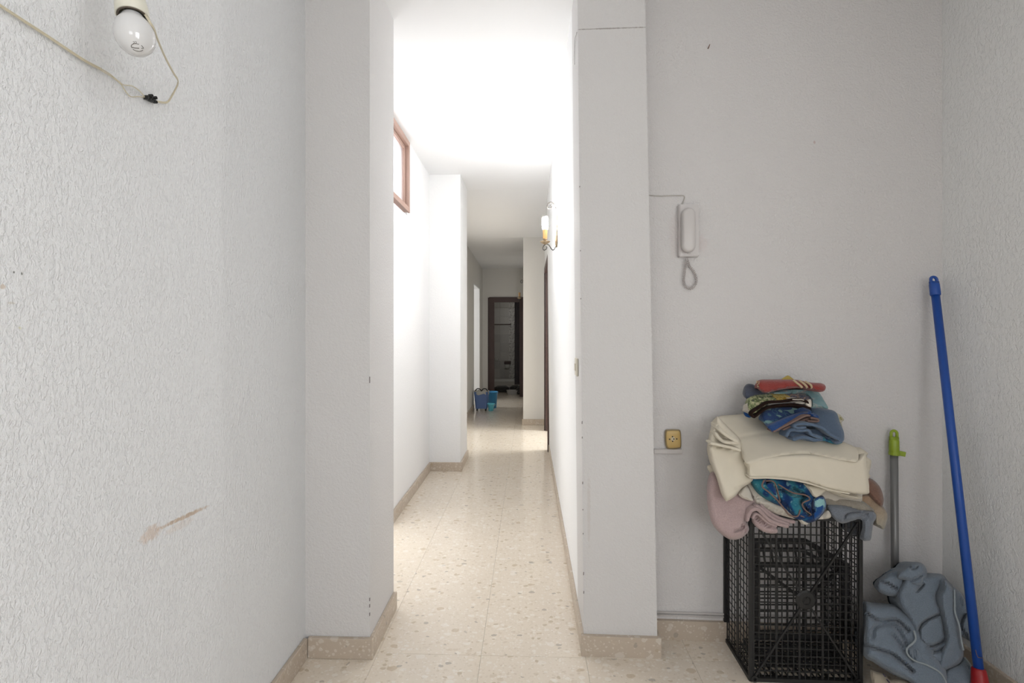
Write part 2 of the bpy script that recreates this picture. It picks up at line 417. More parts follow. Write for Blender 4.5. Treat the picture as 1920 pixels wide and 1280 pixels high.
boxes('wall_right', M_right, (XR, XR+0.14, -0.4, yb(XR), 0, CE), (XR, XR+0.14, -3.2, -1.9, 0, CE), (XR, XR+0.14, -1.9, -0.4, 0, 0.75), (XR, XR+0.14, -1.9, -0.4, 2.25, CE))
boxes('wall_behind', M_back, (-1.0, -0.2, -3.3, -3.2, 0, CE), (1.3, 1.9, -3.3, -3.2, 0, CE), (-0.2, 1.3, -3.3, -3.2, 0, .95), (-0.2, 1.3, -3.3, -3.2, 2.25, CE))  # opening made for the added rear window
bm = bmesh.new()
for b in ((-.2,-.14,-3.28,-3.22,.95,2.25),(1.24,1.3,-3.28,-3.22,.95,2.25),(-.14,1.24,-3.28,-3.22,.95,1.01),(-.14,1.24,-3.28,-3.22,2.19,2.25),(.52,.58,-3.28,-3.22,1.01,2.19)): abox(bm, *b)
struct(ob('added_rear_window', bm, M_redwood))  # unseen window frame, added to go with the rear fill light
# window behind the camera
bm = bmesh.new()
for b in ((XR+.03, XR+.09, -1.9, -1.84, .75, 2.25), (XR+.03, XR+.09, -0.46, -0.4, .75, 2.25), (XR+.03, XR+.09, -1.84, -.46, .75, .81), (XR+.03, XR+.09, -1.84, -.46, 2.19, 2.25), (XR+.03, XR+.09, -1.18, -1.12, .81, 2.19)): abox(bm, *b)
# far wall with the bathroom doorway
boxes('wall_far', M_far, (CLX-.12, -0.79, 9.6, 9.72, 0, CE), (-0.79, -0.078, 9.6, 9.72, 1.90, CE), (-0.078, 0.36, 9.6, 9.72, 0, CE))
# ceiling: level over room and near corridor, sinking over the far corridor
bm = bmesh.new(); abox(bm, -1.1, 2.0, -3.3, 4.95, CE, CE+.1); struct(ob('ceiling', bm, M_ceil))
prof = [(4.95, 2.655), (5.6, 2.60), (6.71, 2.505), (9.72, 2.445)]
bm = bmesh.new()
for (y0, z0), (y1, z1) in zip(prof[:-1], prof[1:]):
    hexa(bm, [Vector(p) for p in ((-0.90, y0, z0), (.30, y0, z0), (.30, y1, z1), (-0.90, y1, z1))], [Vector(p) for p in ((-0.90, y0, 2.8), (.30, y0, 2.8), (.30, y1, 2.8), (-0.90, y1, 2.8))])
struct(ob('ceiling_corridor', bm, M_ceil))
# floor: screed below, terrazzo tiles above
fl = boxes('floor', M_under, (-3.2, 3.2, -3.3, 12.2, -0.12, -0.021))
bmt = bmesh.new(); TS = 0.402; g = 0.00035
abox(bmt, g, TS-g, g, TS-g, -0.0205, 0.0)
bmesh.ops.bevel(bmt, geom=[e for e in bmt.edges if e.verts[0].co.z > -.001 and e.verts[1].co.z > -.001], offset=0.0004, segments=1, affect='EDGES')
tile_me = bpy.data.meshes.new('floor_tile'); bmesh.ops.recalc_face_normals(bmt, faces=bmt.faces); bmt.to_mesh(tile_me); bmt.free(); tile_me.materials.append(M_tile)
X0, Y0 = -0.185, 1.930
cells = []
for j in range(-2, 20):
    y = Y0+j*TS
    for i in range(-3, 6):
        x = X0+i*TS
        if y > 2.3 and (x+TS < -0.95 or x > 0.36): continue
        if y > 2.0 and x > 1.7: continue
        if -0.6 < x and x > 0.40 and y > 2.1: continue
        if x+TS < -0.90: continue
        cells.append((x, y))
for x, y in cells:
    o = bpy.data.objects.new('floor_tile', tile_me); o.location = (x, y, random.uniform(-.0003, 0)); sc.collection.objects.link(o); o.parent = fl
# beyond the countable tiles the same floor goes on in one sheet
ys = Y0+20*TS
bm = bmesh.new()
for b in ((X0-3*TS, X0+6*TS, -3.2, Y0-2*TS-g, -.0205, 0), (-0.90, .36, ys, 12.0, -.0205, 0), (-3.0, -0.95, 7.0, 10.5, -.0205, 0), (-2.0, -.995, 2.24, 3.46, -.0205, 0), (.40, 3.0, 4.4, 7.4, -.0205, 0)): abox(bm, *b)
ob('floor_surface', bm, M_tile, fl)
# skirtings
def skirt(name, *bs):
    bm = bmesh.new()
    for b in bs: abox(bm, *b)
    bmesh.ops.bevel(bm, geom=list(bm.edges), offset=0.002, segments=1, affect='EDGES')
    return struct(ob(name, bm, M_base))
SH = 0.078; e = 0.016
skirt('baseboard_left', (WX, WX+e, -3.1, 1.889, 0, SH))
skirt('baseboard_left_pier', (WX+e, -0.595, 1.888, 1.905, 0, SH), (-0.611, -0.595, 1.9055, 2.243, 0, SH))
skirt('baseboard_corridor_left', (CLX, CLX+e, 3.20, 4.457, 0, SH), (CLX, -0.599, 4.457, 4.473, 0, SH), (-0.615, -0.599, 4.4735, 4.95, 0, SH))
skirt('baseboard_corridor_far_left', (CLX, CLX+e, 4.95, 8.05, 0, SH))
bm = bmesh.new(); q0, q1 = bL, bR
hexa(bm, [Vector((RX-.012, q0.y-.016, 0)), Vector((q1.x+.010, q1.y-.016, 0)), Vector((q1.x+.010, q1.y-.0002, 0)), Vector((RX-.012, q0.y-.0002, 0))],
     [Vector((RX-.012, q0.y-.016, SH)), Vector((q1.x+.010, q1.y-.016, SH)), Vector((q1.x+.010, q1.y-.0002, SH)), Vector((RX-.012, q0.y-.0002, SH))])
abox(bm, q1.x+.0003, q1.x+.010, q1.y+.0002, yb(q1.x)-.017, 0, SH)
struct(ob('baseboard_right_pier', bm, M_base))
skirt('baseboard_corridor_right', (RX-.012, RX-.0003, 1.947, 5.20, 0, SH))
skirt('baseboard_block', (-0.094, RX-.004, 6.694, 6.7095, 0, SH), (-0.094, -0.078, 6.71, 9.5, 0, SH))
def slab_along(name, x0, x1, off0, off1, z0, z1, mat):
    bm = bmesh.new()
    hexa(bm, [Vector((x0, yb(x0)-off1, z0)), Vector((x1, yb(x1)-off1, z0)), Vector((x1, yb(x1)-off0, z0)), Vector((x0, yb(x0)-off0, z0))],
         [Vector((x0, yb(x0)-off1, z1)), Vector((x1, yb(x1)-off1, z1)), Vector((x1, yb(x1)-off0, z1)), Vector((x0, yb(x0)-off0, z1))])
    return ob(name, bm, mat)
struct(slab_along('baseboard_back', q1.x+.010, XR-.016, 0.0002, .014, 0, SH, M_base))
skirt('baseboard_right', (XR-.015, XR, -3.1, yb(XR)-.002, 0, SH))

# ------------------------------------------------------------------ windows and door frames
def frame_rect(bm, axis, plane0, plane1, a0, a1, z0, z1, wd, bottom=True):
    """rectangular frame in the plane x = const"""
    for (p, q, r, s_) in ((a0, a0+wd, z0, z1), (a1-wd, a1, z0, z1), (a0+wd, a1-wd, z1-wd, z1)) + (((a0+wd, a1-wd, z0, z0+wd),) if bottom else ()):
        if axis == 'x': abox(bm, plane0, plane1, p, q, r, s_)
        else: abox(bm, p, q, plane0, plane1, r, s_)
bm = bmesh.new(); frame_rect(bm, 'x', CLX-.06, CLX+.014, 2.38, 3.685, 2.125, 2.645, 0.036)
wn = struct(ob('window_1', bm, M_redwood))
bm = bmesh.new(); frame_rect(bm, 'x', CLX-.045, CLX-.012, 2.419, 3.646, 2.164, 2.606, 0.022); ob('sash', bm, M_redwood, wn)
bm = bmesh.new(); abox(bm, CLX-.032, CLX-.026, 2.44, 3.625, 2.185, 2.585); ob('pane', bm, M_frost, wn)
bm = bmesh.new(); frame_rect(bm, 'x', XR+.03, XR+.09, -1.9, -.4, .75, 2.25, .06); wn2 = struct(ob('window_2', bm, M_redwood))
bm = bmesh.new(); abox(bm, XR+.03, XR+.09, -1.18, -1.12, .81, 2.19); ob('mullion', bm, M_redwood, wn2)
# doorway on the right of the corridor
bm = bmesh.new()
frame_rect(bm, 'x', RX-.022, RX+.004-.010, 5.20, 6.40, 0, 2.05, 0.07, False)
frame_rect(bm, 'x', RX-.004, .37, 5.272, 6.328, 0, 2.008, 0.03, False)
dr = struct(ob('door_1', bm, M_brown))
# white-lined doorway on the left, far end
bm = bmesh.new(); frame_rect(bm, 'x', CLX-.13, CLX+.001, 8.101, 9.049, 0, 2.029, 0.02, False); struct(ob('door_2', bm, M_cor))
# bathroom doorway at the end
bm = bmesh.new(); frame_rect(bm, 'y', 9.578, 9.599, -0.765, -0.06-.02, 0, 1.905, 0.10, False)
frame_rect(bm, 'y', 9.60, 9.73, -0.789, -0.079, 0, 1.899, 0.05, False); struct(ob('door_3', bm, M_brown))

boxes('wall_added_room', M_far, (-1.95, -1.05, 2.24, 2.30, 0, 2.06), (-1.95, -1.05, 3.40, 3.46, 0, 2.06), (-2.0, -1.95, 2.24, 3.46, 0, 2.06), (-2.0, -1.02, 2.24, 3.46, 2.06, 2.10))  # unseen shell, added around the corridor fill light
# side rooms seen only through their doorways: plain shells with a floor above
def shell(name, x0, x1, y0, y1, z1, mat, open_side, oy0, oy1, oz):
    bm = bmesh.new(); t = .08
    abox(bm, x0, x1, y0-t, y0, 0, z1); abox(bm, x0, x1, y1, y1+t, 0, z1); abox(bm, x0-t, x1+t, y0-t, y1+t, z1, z1+t)
    xf = x0-t if open_side == 'r' else x1
    abox(bm, xf, xf+t, y0-t, y1+t, 0, z1)
    return struct(ob(name, bm, mat))
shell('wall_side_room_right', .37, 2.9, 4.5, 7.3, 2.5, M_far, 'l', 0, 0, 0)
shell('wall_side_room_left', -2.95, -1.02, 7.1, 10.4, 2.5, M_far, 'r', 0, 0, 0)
# bathroom
M_btile = NT('bath_tile', 0.25); v_ = M_btile.coord(); oi_ = M_btile.n('ShaderNodeObjectInfo')
M_btile.col(M_btile.mix(M_btile.math('MULTIPLY', oi_.outputs['Random'], 1.0), (0.36, 0.345, 0.32), (0.44, 0.42, 0.39))); M_btile = M_btile.m
M_bdec = NT('bath_decor_tile', 0.25); v_ = M_bdec.coord('Object')
M_bdec.col(M_bdec.ramp(M_bdec.noise(v_, 42, 3, 0.7, 1.5), [(0.42, (.16, .15, .14)), (0.52, (.62, .60, .56)), (0.62, (.30, .28, .26))])); M_bdec = M_bdec.m
BY = 11.30
boxes('wall_bathroom', M_far, (-1.35, -1.25, 9.72, BY+.1, 0, 2.45), (.42, .52, 9.72, BY+.1, 0, 2.45), (-1.25, .42, BY, BY+.1, 0, 2.45), (-1.35, .52, 9.72, BY+.1, 2.45, 2.55), (-1.35, -0.90, 9.72, 9.80, 0, 2.45), (.30, .52, 9.72, 9.80, 0, 2.45))
wb = bpy.data.objects['wall_bathroom']
bm = bmesh.new(); abox(bm, .001, .197, -.008, -.0005, .001, .197)
bmesh.ops.bevel(bm, geom=list(bm.edges), offset=.0015, segments=1, affect='EDGES')
btm = bpy.data.meshes.new('wall_tile'); bm.to_mesh(btm); btm.materials.append(M_btile)
btd = bpy.data.meshes.new('wall_tile_decor'); bm.to_mesh(btd); bm.free(); btd.materials.append(M_bdec)
for i in range(6):
    for j in range(12):
        o = bpy.data.objects.new('wall_tile', btd if i == 3 else btm)
        o.location = (-1.05+i*.198, BY, j*.198); sc.collection.objects.link(o); o.parent = wb
area_light('bathroom_fill_light', (-0.1, 10.6, 2.35), (0, 0, 0), .5, .5, 2.6, (1, .98, .94))  # unseen area light under the ceiling, added to lift the dark bathroom

# ------------------------------------------------------------------ wall fittings
M_cream = plain('cream_plastic', (0.70, 0.66, 0.55), 0.35)
M_white = plain('white_plastic', (0.62, 0.59, 0.575), 0.35, bump=None)
M_black = plain('black_plastic', (0.018, 0.018, 0.018), 0.45, 0.4)
M_iron = plain('wrought_iron', (0.06, 0.055, 0.05), 0.7, 0.2, 0.0)
M_gilt = NT('worn_gilt', 0.5); v_ = M_gilt.coord(); M_gilt.b.inputs['Metallic'].default_value = 0.4
M_gilt.col(M_gilt.mix(M_gilt.noise(v_, 60, 3), (0.20, 0.14, 0.08), (0.36, 0.27, 0.17))); M_gilt = M_gilt.m
M_candle = plain('candle_sleeve', (0.78, 0.46, 0.18), 0.5, var=0.1)
M_candle2 = plain('candle_sleeve_dark', (0.50, 0.30, 0.13), 0.5, var=0.1)
M_cfl = emis('lamp_tube_lit', (1.0, 0.99, 0.98), 960.0)
M_cflbase = plain('lamp_base_white', (0.85, 0.85, 0.85), 0.4)

# bare bulb on the left wall
M_opal = NT('opal_glass', 0.08, 0.6); M_opal.col((0.66, 0.655, 0.65)); M_opal.b.inputs['Subsurface Weight'].default_value = 0.2; M_opal.b.inputs['Coat Weight'].default_value = 0.5
M_opal.b.inputs['Subsurface Radius'].default_value = (.02, .02, .02); M_opal = M_opal.m
M_ink = plain('bulb_print', (0.10, 0.09, 0.08), 0.6)
M_sock = plain('lampholder_ivory', (0.70, 0.68, 0.58), 0.4)
M_ring = plain('lampholder_shadow_gap', (0.10, 0.08, 0.06), 0.7)
BD = 0.86
t = thing('bare_bulb', None, 'bare opal light bulb hanging from an ivory lampholder on the left wall', 'light bulb')
p_top, p_tip = U(248, 26, BD), U(257, 103, BD-.01)
ax = (p_tip-p_top).normalized(); L = (p_tip-p_top).length; k = L/0.098
prof = [(0.013, 0.0), (0.0165, .008), (0.0200, .016), (0.0262, .028), (.0295, .042), (.0300, .054), (.0285, .066), (.0240, .078), (.0170, .088), (.009, .095), (.0001, .098)]
bm = bmesh.new(); lathe(bm, [(r*1.0, z*k) for r, z in prof], p_top-ax*.0, ax, 32); bulb = ob('bulb', bm, M_opal, t, True)
bm = bmesh.new(); lathe(bm, [(.0215, -.13), (.0215, -.03), (.0240, -.014), (.0245, .005), (.0222, .0055), (.0205, -.004), (.0205, -.02)], p_top, ax, 32, True); ob('lampholder', bm, M_sock, t, True)
bm = bmesh.new(); lathe(bm, [(.0222, .004), (.0224, .0062), (.0195, .0064), (.0185, .003)], p_top, ax, 28, False); ob('holder_gap_shade', bm, M_ring, t, True)  # dark ring, shade between holder and bulb put into its colour
hold_top = p_top-ax*.125
bm = bmesh.new(); tube(bm, [hold_top, hold_top+Vector((-.03, 0, .03)), Vector((WX+.012, hold_top.y, hold_top.z+.045)), Vector((WX+.0005, hold_top.y, hold_top.z+.045))], [.008, .008, .008, .03], 12); ob('bracket', bm, M_sock, t, True)
def on_bulb(u, v):
    o = Vector((0, 0, H)); d = (U(u, v, 1)-o).normalized(); best = None
    for i in range(900):
        q = o+d*(0.75+i*.0005); s = (q-p_top).dot(ax)/k; r = ((q-p_top)-ax*(q-p_top).dot(ax)).length
        if 0 < s < .098 and r < np.interp(s, [z for _, z in prof], [a for a, _ in prof]): return q-d*.0006
    return o+d*.93
bm = bmesh.new()
ring = [on_bulb(257.5+11.5*math.cos(a)+2.5*math.cos(a)*0, 89+6.8*math.sin(a)+2.2*math.cos(a)) for a in np.linspace(0, 2*math.pi, 30)]
tube(bm, ring[2:12], .00045, 4); tube(bm, ring[14:24], .00045, 4); tube(bm, ring[25:30], .00045, 4); tube(bm, [on_bulb(246, 88.3), on_bulb(253, 90), on_bulb(261, 90.6)], .0006, 4); tube(bm, [on_bulb(265, 90.5), on_bulb(267.5, 91)], .0006, 4)
for uu in (250.5, 254.5): tube(bm, [on_bulb(uu-1.5, 77.5), on_bulb(uu+1, 78), on_bulb(uu+1.2, 80.5), on_bulb(uu-1, 82)], .0003, 4)
ob('printed_mark', bm, M_ink, bulb)
base(t, (WX, hold_top.y, hold_top.z))

M_wire = plain('aged_cream_wire', (0.60, 0.54, 0.40), 0.5)
wl = WX+.006
def WP(u, v, off=0.006): return UX(u, v, WX+off)
bm = bmesh.new()
for dv in (-1.3, 1.3):
    tube(bm, [WP(u, v+dv, .0085) for u, v in smooth_path([(-60, -31), (0, 10), (88, 67), (153, 110), (190, 130)], 5)], .0015, 7)
tube(bm, [WP(u, v, .009) for u, v in smooth_path([(190, 129), (205, 138), (222, 152), (232, 159), (247, 161), (260, 169), (271, 181)], 5)], .0011, 6)
tube(bm, [WP(u, v, .009) for u, v in smooth_path([(190, 132), (208, 143), (226, 157), (236, 172), (245, 181), (258, 181), (271, 182)], 5)], .0011, 6)
wt = tag(ob('supply_cable', bm, M_wire, None, True), 'cream twin cable running down the left wall from the top left corner', 'cable')
bm = bmesh.new(); P0 = smooth_path([(290, 189), (304, 192), (314, 191), (322, 180), (334, 154), (326, 138), (312, 112), (302, 90), (294, 70), (289, 55), (280, 40), (268, 21)], 5)
d_w = dX(290, WX+.01); n_ = len(P0); pts = []
for i, (u, v) in enumerate(P0):
    f = min(1, max(0, (i/n_-.15)/.75)); f = f*f*(3-2*f); pts.append(U(u, v, dX(u, WX+.01)*(1-f)+(BD)*f))
side = Vector((0, .0, .0013))
tube(bm, [p+side for p in pts], .0013, 6); tube(bm, [p-side for p in pts], .0013, 6)
tag(ob('lamp_cable', bm, M_wire, None, True), 'thin cream cable looping from the black terminal block up to the bulb holder', 'cable')
t = thing('terminal_block', None, 'small black two-way terminal block joining the cables on the left wall', 'connector')
c0 = WP(281, 185.5, .010); al = (WP(290, 190, .010)-WP(272, 181, .010)).normalized(); upv = Vector((1, 0, 0)).cross(al)
bm = bmesh.new(); bar(bm, c0-al*.0115-upv*.005*0, c0+al*.0115, .009, .012, (1, 0, 0)); bmesh.ops.bevel(bm, geom=list(bm.edges), offset=.001, segments=1, affect='EDGES'); ob('body', bm, M_black, t)
for s in (-.006, .005):
    for q in (-1, 1):
        bm = bmesh.new(); lathe(bm, [(.0036, -.001), (.0036, .0065), (.0024, .0068), (.0022, .004)], c0+al*s*1.1+upv*q*.0045+Vector((.005, 0, 0)), (1, 0, 0), 12); ob('screw_collar', bm, M_black, t)
base(t, c0)

# small hardware on the walls
def screwhole(name, u, v, d, r, mat, label):
    bm = bmesh.new(); p = U(u, v, d); tube(bm, [p, p+Vector((-.0015, -.006, .008)), p+Vector((0, -.009, .013))], [r, r*.8, r*.4], 7); return tag(ob(name, bm, mat), label, 'hook')
M_rust = plain('rusty_metal', (0.20, 0.13, 0.10), 0.7)
px = U(1328, 90, 2.0); d_back = lambda u: None
def UB(u, v, off=0.0):     # on the recess wall
    # intersect the ray with plane y = yb(x) - off
    r = U(u, v, 1)-Vector((0, 0, H)); k_ = (rb0.y-rb0.x*dy-off)/(r.y-dy*r.x); return Vector((0, 0, H))+r*k_
p = UB(1327.5, 91, .0); bm = bmesh.new(); tube(bm, [p, p+Vector((.0, -.010, .002)), p+Vector((.003, -.013, .010))], [.0022, .0022, .0014], 7)
tag(ob('wall_hook', bm, M_rust), 'small rusty screw hook high on the right recess wall', 'hook')

# intercom
t = thing('intercom_phone', None, 'off-white wall intercom handset with coiled cord on the right wall', 'intercom')
n_w = Vector((dy, -1, 0)).normalized(); e_w = Vector((1, dy, 0)).normalized()
c = (UB(1268, 385)+UB(1308, 483))/2
A, B_ = UB(1268.5, 384.5), UB(1309.5, 483)
def wbox(bm, c, hw, hh, t0, t1, taper=0.0):
    b = [c+e_w*sx*hw+Vector((0, 0, sz*hh))+n_w*t0 for sx, sz in ((-1, -1), (1, -1), (1, 1), (-1, 1))]
    q = [c+e_w*sx*(hw-taper)+Vector((0, 0, sz*(hh-taper)))+n_w*t1 for sx, sz in ((-1, -1), (1, -1), (1, 1), (-1, 1))]
    hexa(bm, b, q)
cw_, ch_ = (B_-A).length, 0
hw = (B_.x-A.x)/2; hh = (A.z-B_.z)/2; cc = (A+B_)/2
bm = bmesh.new(); wbox(bm, cc, hw-.002, hh, 0.0003, .024, .003); bmesh.ops.bevel(bm, geom=list(bm.edges), offset=.003, segments=2, affect='EDGES'); ob('base_plate', bm, M_white, t)
def pill(bm, c, hw, hh, prof_, seg=10):
    """rounded-end slab; prof_ = [(inset, height)]"""
    rings = []
    for ins, h in prof_:
        r = hw-ins; zz = hh-hw; L_ = []
        for q in range(seg+1): a = math.pi*q/seg; L_.append((r*math.cos(a), zz+r*math.sin(a)))
        for q in range(seg+1): a = math.pi+math.pi*q/seg; L_.append((r*math.cos(a), -zz+r*math.sin(a)))
        rings.append([bm.verts.new(c+e_w*x+Vector((0, 0, z))+n_w*h) for x, z in L_])
    for a, b in zip(rings[:-1], rings[1:]):
        for q in range(len(a)): bm.faces.new([a[q], a[(q+1)%len(a)], b[(q+1)%len(a)], b[q]])
    bm.faces.new(rings[0][::-1]); bm.faces.new(rings[-1])
Ah, Bh = UB(1278, 390, .04), UB(1303.5, 473.5, .04); ch = (Ah+Bh)/2-n_w*.04
bm = bmesh.new(); pill(bm, ch, (Bh.x-Ah.x)/2, (Ah.z-Bh.z)/2, [(.004, .025), (.0005, .030), (0, .040), (.001, .048), (.005, .053), (.010, .0555)]); hs = ob('handset', bm, M_white, t, True)
bm = bmesh.new(); wbox(bm, cc+Vector((0, 0, -hh+.016)), .006, .004, .024, .027, .001); ob('hook_switch', bm, M_white, t)
# coiled cord
cp = smooth_path([(1285.5, 484), (1284.5, 500), (1282.5, 515), (1281.5, 524), (1284, 534), (1290, 539.5), (1297, 540), (1303, 534), (1305.5, 525), (1303, 514), (1298, 505), (1292, 498), (1290, 490), (1289, 483)], 10)
C3 = [np.array(UB(u, v, .012)) for u, v in cp]; C3 = np.array(C3); seg_l = np.r_[0, np.cumsum(np.linalg.norm(np.diff(C3, axis=0), axis=1))]
tot = seg_l[-1]; turns = int(tot/.0068); N_ = turns*12; S = np.linspace(0, tot, N_); cen = np.stack([np.interp(S, seg_l, C3[:, i]) for i in range(3)], 1)
tan = np.gradient(cen, axis=0); tan /= np.linalg.norm(tan, axis=1)[:, None]; nn = np.array(n_w); side_ = np.cross(tan, nn)
ph = np.arange(N_)*2*math.pi/12; amp_ = .0050*np.clip(np.minimum(S, tot-S)/.02, .15, 1)
hel = cen+side_*(np.cos(ph)*amp_)[:, None]+nn*(np.sin(ph)*amp_)[:, None]
M_cord = plain('cord_beige', (0.50, 0.45, 0.43), 0.5)
bm = bmesh.new(); tube(bm, [Vector(x) for x in hel], .00125, 5); ob('coiled_cord', bm, M_cord, t, True)
base(t, cc)
bm = bmesh.new(); tube(bm, [UB(u, v, .004) for u, v in smooth_path([(1214, 365), (1225, 366.5), (1240, 367.5), (1255, 366.5), (1270, 366.5), (1281, 366.5), (1283.5, 370), (1282, 375), (1279, 384)], 4)], .0016, 6)
tag(ob('intercom_wire', bm, plain('painted_wire', (0.52, 0.49, 0.44), 0.6), None, True), 'thin painted wire running from the pier to the top of the intercom', 'cable')

# yellowed socket
M_yel = plain('yellowed_plastic', (0.60, 0.42, 0.16), 0.35, var=0.06)
M_yeld = plain('yellowed_plastic_rim', (0.30, 0.23, 0.12), 0.45)
M_dark = plain('dark_hole', (0.02, 0.015, 0.015), 0.7)
t = thing('wall_socket', None, 'yellowed rounded telephone socket with five pin holes low on the right wall', 'socket')
Pq = [(1247.5, 807), (1254, 804.8), (1268, 804.6), (1275.5, 807), (1277.3, 822), (1277, 838), (1272, 840.5), (1260, 841.7), (1249.5, 839), (1246.5, 822)]
sp = smooth_path(Pq, 4, True); cs = np.mean(sp, 0)
bm = bmesh.new(); rr = []
for kx, off in ((1.0, .0003), (1.0, .010), (.93, .0135), (.80, .0145), (.79, .0125)):
    rr.append([bm.verts.new(UB(cs[0]+(q[0]-cs[0])*kx, cs[1]+(q[1]-cs[1])*kx, off)) for q in sp])
for a, b in zip(rr[:-1], rr[1:]):
    for q in range(len(a)): bm.faces.new([a[q], a[(q+1)%len(a)], b[(q+1)%len(a)], b[q]])
bm.faces.new(rr[0][::-1]); bm.faces.new(rr[-1]); ob('rim', bm, M_yeld, t, True)
bm = bmesh.new(); rr = []
for kx, off in ((.87, .0125), (.86, .0165), (.80, .0182), (.5, .0192), (.2, .0195)):
    rr.append([bm.verts.new(UB(cs[0]+.5+(q[0]-cs[0])*kx, cs[1]+.3+(q[1]-cs[1])*kx, off)) for q in sp])
for a, b in zip(rr[:-1], rr[1:]):
    for q in range(len(a)): bm.faces.new([a[q], a[(q+1)%len(a)], b[(q+1)%len(a)], b[q]])
bm.faces.new(rr[-1]); fc = ob('cover', bm, M_yel, t, True)
bm = bmesh.new(); cq = UB(1262, 822.5, .0196); lathe(bm, [(.0085, -.001), (.0085, .0006), (.0001, .0007)], cq, n_w, 20); ob('centre_disc', bm, plain('pale_disc', (.62, .55, .38), .4), t)
for (u, v) in ((1261, 818.4), (1255.6, 823.3), (1263.6, 822.8), (1269, 822.7), (1261.2, 827.2)):
    bm = bmesh.new(); lathe(bm, [(.0026, -.002), (.0026, .0004), (.0001, .0005)], UB(u, v, .0210), n_w, 10); ob('pin_hole', bm, M_dark, fc)
bm = bmesh.new(); bar(bm, UB(1259, 842.6, .006), UB(1264.5, 843.0, .006), .006, .004); ob('cable_entry', bm, M_dark, t)
base(t, UB(1262, 841, 0))
bm = bmesh.new(); p0_, p1_ = UB(1225.5, 845.5, .007), UB(1279, 846, .007); bar(bm, p0_, p1_, .0135, .019); bmesh.ops.bevel(bm, geom=list(bm.edges), offset=.002, segments=1, affect='EDGES')
tag(ob('cable_trunking', bm, M_white), 'short white cable trunking under the yellowed socket', 'trunking')
M_pc = plain('painted_cable', (0.55, 0.52, 0.50), 0.55)
for z_, lab in ((0.1065, 'upper of the two painted cables clipped above the right skirting'), (0.0955, 'lower of the two painted cables clipped above the right skirting')):
    x0_, x1_ = q1.x+.004, XR-.02
    bm = bmesh.new(); tube(bm, [Vector((x, yb(x)-.0045, z_)) for x in np.linspace(x0_, x1_, 20)], .0042 if z_ > .1 else .0032, 8); tag(ob('skirting_cable', bm, M_pc, None, True), lab, 'cable')

# light switch seen edge-on at the corridor mouth
dsw = dX(1085.5, RX-.008)
t = thing('light_switch', None, 'cream light switch seen edge-on at the mouth of the corridor', 'switch')
s0, s1 = UX(1082, 669, RX-.004), UX(1087.5, 705, RX-.004)
xs = RX+(RT-RX)*((s0.z+s1.z)/2/CE)
bm = bmesh.new(); abox(bm, xs-.009, xs-.0005, s1.y-.012, s1.y+.066, s1.z, s0.z); bmesh.ops.bevel(bm, geom=list(bm.edges), offset=.002, segments=1, affect='EDGES'); ob('plate', bm, M_cream, t)
bm = bmesh.new(); abox(bm, xs-.013, xs-.0088, s1.y+.01, s1.y+.045, s1.z+.022, s0.z-.022); ob('rocker', bm, M_cream, t)
base(t, (xs, s1.y+.03, (s0.z+s1.z)/2))
xa = RX+(RT-RX)*.93
bm = bmesh.new(); w0 = [(1081.5, 60), (1079.5, 68), (1078, 74), (1077.5, 95), (1077.5, 121)]
tube(bm, [UX(u, v, xa-.003) for u, v in smooth_path(w0, 4)], .0009, 5); tag(ob('hanging_thread', bm, plain('thread_grey', (.30, .28, .27), .8), None, True), 'fine dark thread hanging high on the right corridor wall', 'thread')
# chipped paint along the pier arrises
bm = bmesh.new(); rnd = random.Random(3)
for (v, h_) in ((792, 5), (820, 3), (560, 2), (470, 2), (905, 4), (955, 2), (1075, 5), (1110, 4), (350, 2), (1000, 2)):
    zt = (CY-v)/F*1.945+H; uu = 1083+12*(v/1200); q = U(uu, v, 1.9449)
    bar(bm, q+Vector((.0006, -.0004, -h_*.001)), q+Vector((.0012, -.0004, h_*.0012)), .0045, .003)
for v in (1130, 1142, 1158, 710, 716): 
    q = U(687.6, v, 1.9-.001); bar(bm, Vector((-.6116, 1.9046, q.z-.006)), Vector((-.6112, 1.9046, q.z+.006)), .004, .003)
o = ob('paint_chip', bm, plain('bare_plaster_grey', (.24, .22, .21), .9)); tag(o, 'dark chips along the edges of the two white piers', 'paint chips', None, 'stuff')

